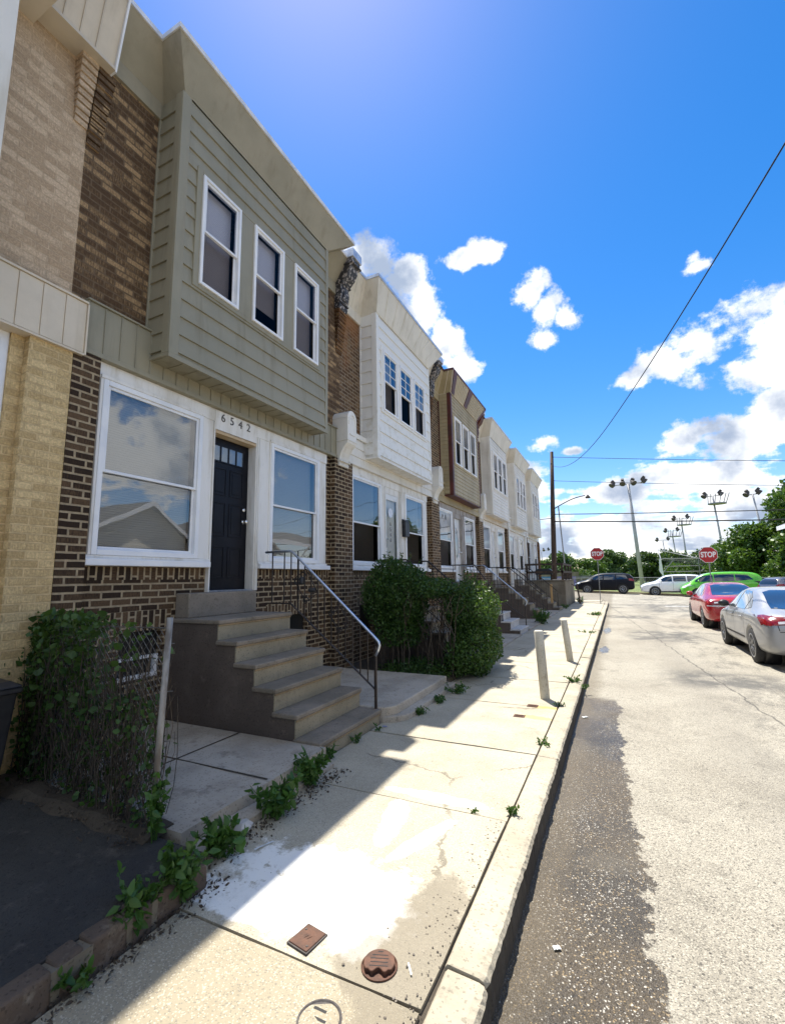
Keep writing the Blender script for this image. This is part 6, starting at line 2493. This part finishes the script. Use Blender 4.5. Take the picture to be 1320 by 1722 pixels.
flood_pole(2.55, 60, .2, 2.05, 12.3, 'nearest floodlight pole, leaning pale steel column behind the stop sign', 1.15, r_=.24, spread=1.75)
flood_pole(14.3, 80, .2, 13.55, 12.9, 'floodlight pole with a round cage, right of centre above the trees', 1.3, True, .17, lamps=2, spread=1.1)
flood_pole(17.0, 70, .2, 16.0, 11.3, 'rightmost floodlight pole rising out of the big tree', 1.2, False, .15, lamps=2, spread=.7)
flood_pole(12.0, 100, .2, 11.6, 11.9, 'middle distant floodlight pole with a small cage', 1.3, True, .17, lamps=2, spread=1.2)
flood_pole(13.6, 130, .2, 12.9, 12.1, 'more distant floodlight pole left of the caged one', 1.5, True, .19, lamps=2, spread=1.4)
flood_pole(14.0, 160, .2, 13.3, 11.9, 'most distant floodlight pole over the tree line', 1.7, False, .22, lamps=2, spread=1.6)
flood_pole(-18.0, 130, .2, -18.0, 8.6, 'far floodlight pole seen between the last house and the wooden pole', 1.2, False, .15, lamps=4, spread=2.0)

# ------------------------------------------------------------------ raised deck at the corner
dk = root('deck', (-3.5, 28.8, 0), 'raised concrete terrace with a dark wooden rail at the street corner', 'terrace')
mb = MB()
mb.box(F, -2.50, 26.05, 31.5, -.1, 1.36)
mb.build('retaining_wall', MAT['old_wall'], dk, bevel=.02)
mb = MB()
mb.box(F, -2.46, 26.0, 31.55, 1.362, 1.42)
mb.build('coping', MAT['old_wall'], dk, bevel=.01)
for (x, y) in ((-4.45, 26.15), (-2.62, 26.15), (-2.62, 28.0), (-2.62, 29.7), (-2.62, 31.4)):
    mb = MB()
    mb.box(x-.05, x+.05, y-.05, y+.05, 1.42, 2.22)
    mb.build('rail_post', MAT['weathered_wood'], dk)
for z in (1.80, 2.22):
    mb = MB()
    mb.box(F, -2.55, 26.10, 26.15, z, z+.11)
    mb.build('rail', MAT['weathered_wood'], dk)
    mb = MB()
    mb.box(-2.66, -2.56, 26.16, 31.5, z+.001, z+.11)
    mb.build('rail', MAT['weathered_wood'], dk)
for i in range(14):
    mb = MB()
    y = 26.5+i*.36
    mb.box(-2.60, -2.57, y, y+.04, 1.45, 1.799)
    mb.build('rail_picket', MAT['weathered_wood'], dk)
bq = root('barbecue_grill', (-3.7, 27.2, 1.42), 'black covered grill standing on the terrace behind the rail', 'grill')
mb = MB()
mb.prism([(-4.15, 1.72), (-3.25, 1.72), (-3.25, 1.95), (-3.4, 2.05), (-4.0, 2.05), (-4.15, 1.95)], 'y', 27.0, 27.45)
mb.build('hood', MAT['black_plastic'], bq, bevel=.02)
for x in (-4.08, -3.32):
    for y in (27.05, 27.40):
        mb = MB()
        mb.box(x-.02, x+.02, y-.02, y+.02, 1.42, 1.719)
        mb.build('leg', MAT['black_iron'], bq)
mb = MB()
mb.box(-3.24, -2.98, 27.05, 27.4, 1.83, 1.86)
mb.build('side_shelf', MAT['black_iron'], bq)
mb = MB()
mb.box(-2.92, -2.83, 23.2, 23.29, -.0, 1.25)
setp(mb.build('timber_post', MAT['raw_wood'], loc=(-2.88, 23.25, 0), bevel=.006), 'raw yellow timber post at the foot of the last railing', 'post')
mb = MB()
mb.tube([(-2.05, 29.3, 0), (-2.15, 29.3, .95), (-2.18, 29.3, 1.25)], [.05, .045, .03], 8)
mb.tube([(-2.14, 29.3, .9), (-2.45, 29.2, 1.15)], .02, 6)
setp(mb.build('metal_post', MAT['weathered_wood'], loc=(-2.05, 29.3, 0)), 'short dark leaning post beside the terrace corner', 'post')

# ------------------------------------------------------------------ beyond the junction
ff = root('field_fence', (0, 46.5, .2), 'long low chain link fence along the far side of the junction', 'fence')
mb = MB()
mb.tube([(-30, 46.5, 1.45), (0, 46.5, 1.40), (12, 46.5, 1.2), (40, 46.5, .9)], .035, 6)
mb.build('top_rail', MAT['galv'], ff)
for i in range(24):
    x = -29+i*2.6
    mb = MB()
    mb.tube([(x, 46.5, gz(x, 46)), (x, 46.5, 1.42-(.0 if x < 0 else x*.014))], .03, 6)
    mb.build('fence_post', MAT['galv'], ff)
mb = MB()
q = random.Random(5)
x = -12.0
while x < 14:
    z0_ = gz(x, 46)
    mb.tube([(x, 46.5, z0_+.05), (x+1.2, 46.5, z0_+1.25)], .007, 3, cap=False)
    mb.tube([(x+1.2, 46.5, z0_+.05), (x, 46.5, z0_+1.25)], .007, 3, cap=False)
    x += .16
mb.build('wire_mesh', MAT['fence_wire'], ff)
bs = root('backstop', (7.5, 60, .1), 'baseball backstop of pipes with a sloping mesh roof, behind the green minivan', 'backstop')
mb = MB()
A_, B_, C_ = Vector((4.6, 60, 3.4)), Vector((9.2, 60, 3.35)), Vector((12.0, 60, 2.0))
A2, B2, C2 = Vector((4.7, 64, 4.6)), Vector((8.0, 64, 4.5)), Vector((11.0, 63, 2.6))
for a, b in ((A_, A2), (A_, (8.2, 60, 3.3)), ((8.2, 60, 3.3), C_), (A2, (8.2, 60, 3.3)), ((4.6, 60, 0), A_), ((4.9, 60, 2.5), (8.5, 60, 2.5)), ((4.7, 60, 1.9), (12, 60, 1.9)), ((4.8, 60, 1.9), (5.9, 60, 3.3)), ((8.3, 60, 1.9), (9.6, 60, 2.9)), ((8.2, 60, 0), (8.2, 60, 3.3)), ((11.9, 60, 0), C_)):
    mb.tube([a, b], .05, 6)
mb.build('pipe_frame', MAT['galv'], bs)
mb = MB()
for i in range(40):
    f = i/39
    top = Vector((4.6+7.4*f, 60.05, 3.4 if f < .5 else 3.4-1.4*(f-.5)*2))
    bot = Vector((4.6+7.4*f, 60.05, 3.4-1.5*f))
    mb.tube([top, (bot.x+.6, 60.05, max(1.9, bot.z-.1))], .012, 3, cap=False)
    mb.tube([top, (bot.x-.6, 60.05, max(1.9, bot.z-.1))], .012, 3, cap=False)
mb.build('mesh_panel', MAT['galv'], bs)
mb = MB()
mb.prism([(4.35, 2.0), (4.75, 1.3), (4.62, 3.4), (4.45, 3.4)], 'y', 59.8, 59.9)
mb.build('padding', MAT['vinyl'], bs)
blue = plain('mural_blue', (.03, .16, .42), (.08, .09, .38), .5, .7)
mw = root('mural_wall', (-12, 58, 0), 'low painted wall in blue and violet seen under the terrace rail', 'wall')
for i, (c, w) in enumerate((((.05, .22, .55), 3.2), ((.10, .10, .38), 2.0), ((.05, .25, .6), 2.6), ((.25, .2, .5), 2.2))):
    mb = MB()
    x = -14.5+sum((3.25, 2.05, 2.65, 2.25)[:i])
    mb.box(x, x+w, 58, 58.2, -.1, 1.6)
    mb.build('painted_panel', plain('mural_%d' % i, c, tuple(k*.6 for k in c), 1.5, .7), mw)
mb = MB()
mb.box(-14.6, -4, 57.95, 58.25, 1.602, 2.1)
mb.build('wall_cap', MAT['old_wall'], mw)
for i, (x, y, w, h, c, lab) in enumerate(((-5.2, 70, 6.5, 1.3, 'old_wall', 'low grey shed beyond the field fence behind the black SUV'), (-2.5, 75, 1.6, 1.1, 'vinyl', 'small white hut beyond the field fence'))):
    r_ = root('shed', (x, y, 0), lab, 'shed')
    mb = MB()
    mb.box(x-w/2, x+w/2, y, y+3, 0, h)
    mb.build('wall', MAT[c], r_)
    mb = MB()
    mb.prism([(x-w/2-.2, h+.001), (x+w/2+.2, h+.001), (x+w/2, h+.35), (x-w/2, h+.35)], 'y', y-.2, y+3.2)
    mb.build('roof', MAT['roof'], r_)


# ------------------------------------------------------------------ trees
def tree(x, y, z, h, r, m, lab, n=7000, leaf=.22, seed=1, trunk=True, low=.15, group='trees around the ball field', squash=1.0):
    g = np.random.default_rng(seed)
    q = random.Random(seed)
    t = root('tree', (x, y, z), lab, 'tree', group)
    mb = MB()
    k = 26
    blobs = []
    for i in range(k):
        a = q.uniform(0, 6.28)
        f = q.random()
        zz = low+(1-low)*f
        rr = r*math.sqrt(max(0.05, 1-((zz-.52)/.56)**2))*math.sqrt(q.random())*.86
        blobs.append((x+rr*math.cos(a), y+rr*math.sin(a)*squash, z+h*zz*.93, r*q.uniform(.20, .40)))
    mb.tube([(x, y, z-.1), (x+q.uniform(-.1, .1)*r*.3, y, z+h*.35), (x+q.uniform(-.2, .2)*r*.3, y, z+h*.75)], [h*.032, h*.024, h*.008], 9)
    for b in blobs[:14]:
        s_ = Vector((x, y, z+h*q.uniform(.25, .5)))
        e = Vector(b[:3])
        mb.tube([s_, (s_+e)/2+Vector((0, 0, h*.04)), e], [h*.012, h*.008, h*.003], 5)
    mb.build('trunk', MAT['bark'], t)
    per = n//k
    P = []
    for (bx, by, bz, br) in blobs:
        d = g.normal(size=(per, 3))
        d /= np.linalg.norm(d, axis=1)[:, None]
        fr = g.normal(size=(4, 3))*3
        l = sum(np.sin(d@fr[i]+i) for i in range(4))/4
        rad = br*(1+.35*l)*(.55+.45*g.random(per)**.6)*(1+.18*g.random(per)**6)
        P.append(np.array([bx, by, bz])+d*rad[:, None]*np.array([1, 1, .8]))
    leaf_mesh('crown', np.concatenate(P), leaf, MAT[m], t, width=.8, upbias=.1, vary=.5)
    return t


TR = [
    (17.2, 52, .0, 9.0, 5.9, 'leaf_tree', 'big sunlit leafy tree filling the right edge', 46000, .28),
    (11.6, 58, .0, 4.9, 3.4, 'leaf_tree', 'rounded tree stepping down left of the big right hand one', 14000, .24),
    (13.6, 55, .0, 5.9, 4.0, 'leaf_tree', 'mid height leafy tree between the big right hand tree and the stop sign', 20000, .26),
    (15.0, 50, .0, 4.4, 3.0, 'leaf_tree', 'low bushy tree before the big right hand one, above the green minivan', 12000, .22),
    (20.8, 47, .0, 5.2, 3.4, 'leaf_tree_dark', 'shaded dark tree above the grey SUV at the right edge', 12000, .22),
    (4.6, 78, .0, 6.1, 3.9, 'leaf_tree_dark', 'dark round tree right behind the backstop end', 12000, .27),
    (8.4, 84, .0, 6.6, 4.6, 'leaf_tree_dark', 'dark round tree behind the backstop roof', 12000, .28),
    (13.2, 92, .0, 7.4, 5.0, 'leaf_tree_dark', 'dark tree row end left of the stop sign on the right', 11000, .30),
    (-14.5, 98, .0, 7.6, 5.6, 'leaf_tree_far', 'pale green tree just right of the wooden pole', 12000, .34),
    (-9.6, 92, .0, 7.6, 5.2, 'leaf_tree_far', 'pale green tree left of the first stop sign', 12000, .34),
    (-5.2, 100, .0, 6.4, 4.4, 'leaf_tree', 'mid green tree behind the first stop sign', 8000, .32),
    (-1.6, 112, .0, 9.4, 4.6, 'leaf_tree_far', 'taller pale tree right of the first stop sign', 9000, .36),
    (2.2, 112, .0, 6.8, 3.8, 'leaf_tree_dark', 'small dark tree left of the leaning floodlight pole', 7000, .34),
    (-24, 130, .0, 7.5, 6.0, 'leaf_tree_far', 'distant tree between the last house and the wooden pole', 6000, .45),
    (24, 130, .0, 11, 9.0, 'leaf_tree', 'distant tree mass above the right hand stop sign', 9000, .5),
    (6.5, 66, .0, 2.6, 2.2, 'leaf_tree', 'low bright bush under the backstop roof', 5000, .2),
    (29, 62, .0, 9.5, 6.0, 'leaf_tree', 'tree beyond the right edge of the picture', 6000, .4),
]
for i, (x, y, z, h, r, m, lab, n, lf) in enumerate(TR):
    if y > 70:
        h *= .74
        r *= .88
    tree(x, y, z, h, r, m, lab, n, lf, seed=30+i)
# distant wood closing the horizon
q = np.random.default_rng(5)
xs_ = q.uniform(-260, 330, 26000)
hh = 4.2+1.8*np.sin(xs_*.045)+1.8*np.sin(xs_*.13+1)+1.2*np.sin(xs_*.31)
P = np.stack([xs_, q.uniform(185, 205, 26000), q.random(26000)**.8*np.maximum(2.5, hh)], 1)
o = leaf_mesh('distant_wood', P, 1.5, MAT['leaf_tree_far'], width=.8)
setp(o, 'distant line of trees closing the horizon', 'wood', None, 'stuff')

# ------------------------------------------------------------------ opposite side of the street
MAT['opp_siding'] = plain('opposite_siding', (.58, .54, .46), (.50, .46, .39), 1.5, .6)
MAT['shingle'] = plain('shingle', (.13, .12, .11), (.08, .075, .07), 12, .9)
OX = 8.4
for i in range(6):
    ya = -7.0+5.6*i
    if ya+5.6 > 26: break
    lab = ['pale sided gabled house across the street, %s from the corner' % w for w in ('farthest', 'fifth', 'fourth', 'third', 'second', 'first')][i]
    r_ = root('opposite_house', (OX, ya+2.8, 0), lab, 'house', 'gabled houses across the street')
    m = MB()
    siding(m, lambda a, z, o: (OX-o, a, z), ya, ya+5.5, 0.0, 3.3, .2, .015, [(ya+3.2, ya+4.6, 1.0, 2.6), (ya+1.0, ya+1.9, .3, 2.4)])
    m.poly([(OX, ya, 3.3), (OX, ya+5.5, 3.3), (OX, ya+2.75, 4.9)])
    for yy in (ya, ya+5.5):
        m.poly([(OX, yy, 0), (OX+9, yy, 0), (OX+9, yy, 3.3), (OX, yy, 3.3)])
    m.poly([(OX+9, ya, 0), (OX+9, ya+5.5, 0), (OX+9, ya+5.5, 3.3), (OX+9, ya+2.75, 4.9), (OX+9, ya, 3.3)])
    m.build('wall', MAT['opp_siding'], r_, recalc=False)
    for s in (0, 1):
        m = MB()
        e = ya-.2 if s == 0 else ya+5.7
        m.hexa([(OX-.35, e, 3.14), (OX+9.2, e, 3.14), (OX+9.2, ya+2.75, 4.92), (OX-.35, ya+2.75, 4.92), (OX-.35, e, 3.26), (OX+9.2, e, 3.26), (OX+9.2, ya+2.75, 5.04), (OX-.35, ya+2.75, 5.04)])
        m.build('roof', MAT['shingle'], r_)
        m = MB()
        m.hexa([(OX-.38, e, 3.10), (OX-.351, e, 3.10), (OX-.351, ya+2.75, 4.88), (OX-.38, ya+2.75, 4.88), (OX-.38, e, 3.29), (OX-.351, e, 3.29), (OX-.351, ya+2.75, 5.07), (OX-.38, ya+2.75, 5.07)])
        m.build('barge_board', MAT['vinyl'], r_)
    for (a, b, c, d) in ((ya+3.2, ya+4.6, 1.0, 2.6),):
        m = MB()
        for (p, q_, s, t) in ((a, a+.07, c, d), (b-.07, b, c, d), (a, b, c-.05, c+.03), (a, b, d-.05, d+.05), (a, b, (c+d)/2-.03, (c+d)/2+.03)):
            m.box(OX-.03, OX+.06, p, q_, s, t)
        w = m.build('window', MAT['vinyl'], r_)
        m = MB()
        m.box(OX+.03, OX+.04, a+.05, b-.05, c, d)
        m.build('pane', MAT['blind'], w)
    m = MB()
    m.box(OX-.0, OX+.05, ya+1.0, ya+1.9, .3, 2.4)
    m.build('door', MAT['white_door'], r_)
# porch roof whose corner shows at the right edge
pr_ = root('porch_roof', (7.4, 22.5, 3.3), 'corner of a white edged porch roof at the right edge of the picture', 'porch')
ex, ey = 7.08, 27.6
m = MB()
m.hexa([(ex, 18.0, 3.70), (OX, 18.0, 4.3), (OX, ey, 4.3), (ex, ey, 3.70), (ex, 18.0, 3.78), (OX, 18.0, 4.38), (OX, ey, 4.38), (ex, ey, 3.78)])
m.build('roof', MAT['shingle'], pr_)
m = MB()
m.box(ex-.03, ex, 18, ey+.03, 3.60, 3.79)
m.hexa([(ex, ey, 3.60), (OX, ey, 4.2), (OX, ey+.03, 4.2), (ex, ey+.03, 3.60), (ex, ey, 3.79), (OX, ey, 4.39), (OX, ey+.03, 4.39), (ex, ey+.03, 3.79)])
m.build('fascia', MAT['vinyl'], pr_)
m = MB()
m.hexa([(ex+.02, 18, 3.62), (OX, 18, 4.15), (OX, ey-.02, 4.15), (ex+.02, ey-.02, 3.62), (ex+.02, 18, 3.66), (OX, 18, 4.19), (OX, ey-.02, 4.19), (ex+.02, ey-.02, 3.66)])
m.build('soffit', MAT['weathered_wood'], pr_)
for yy in (18.2, 22.8):
    m = MB()
    m.tube([(OX, yy, 2.9), (ex+.25, yy, 3.68)], .05, 6)
    m.build('bracket_arm', MAT['vinyl'], pr_)
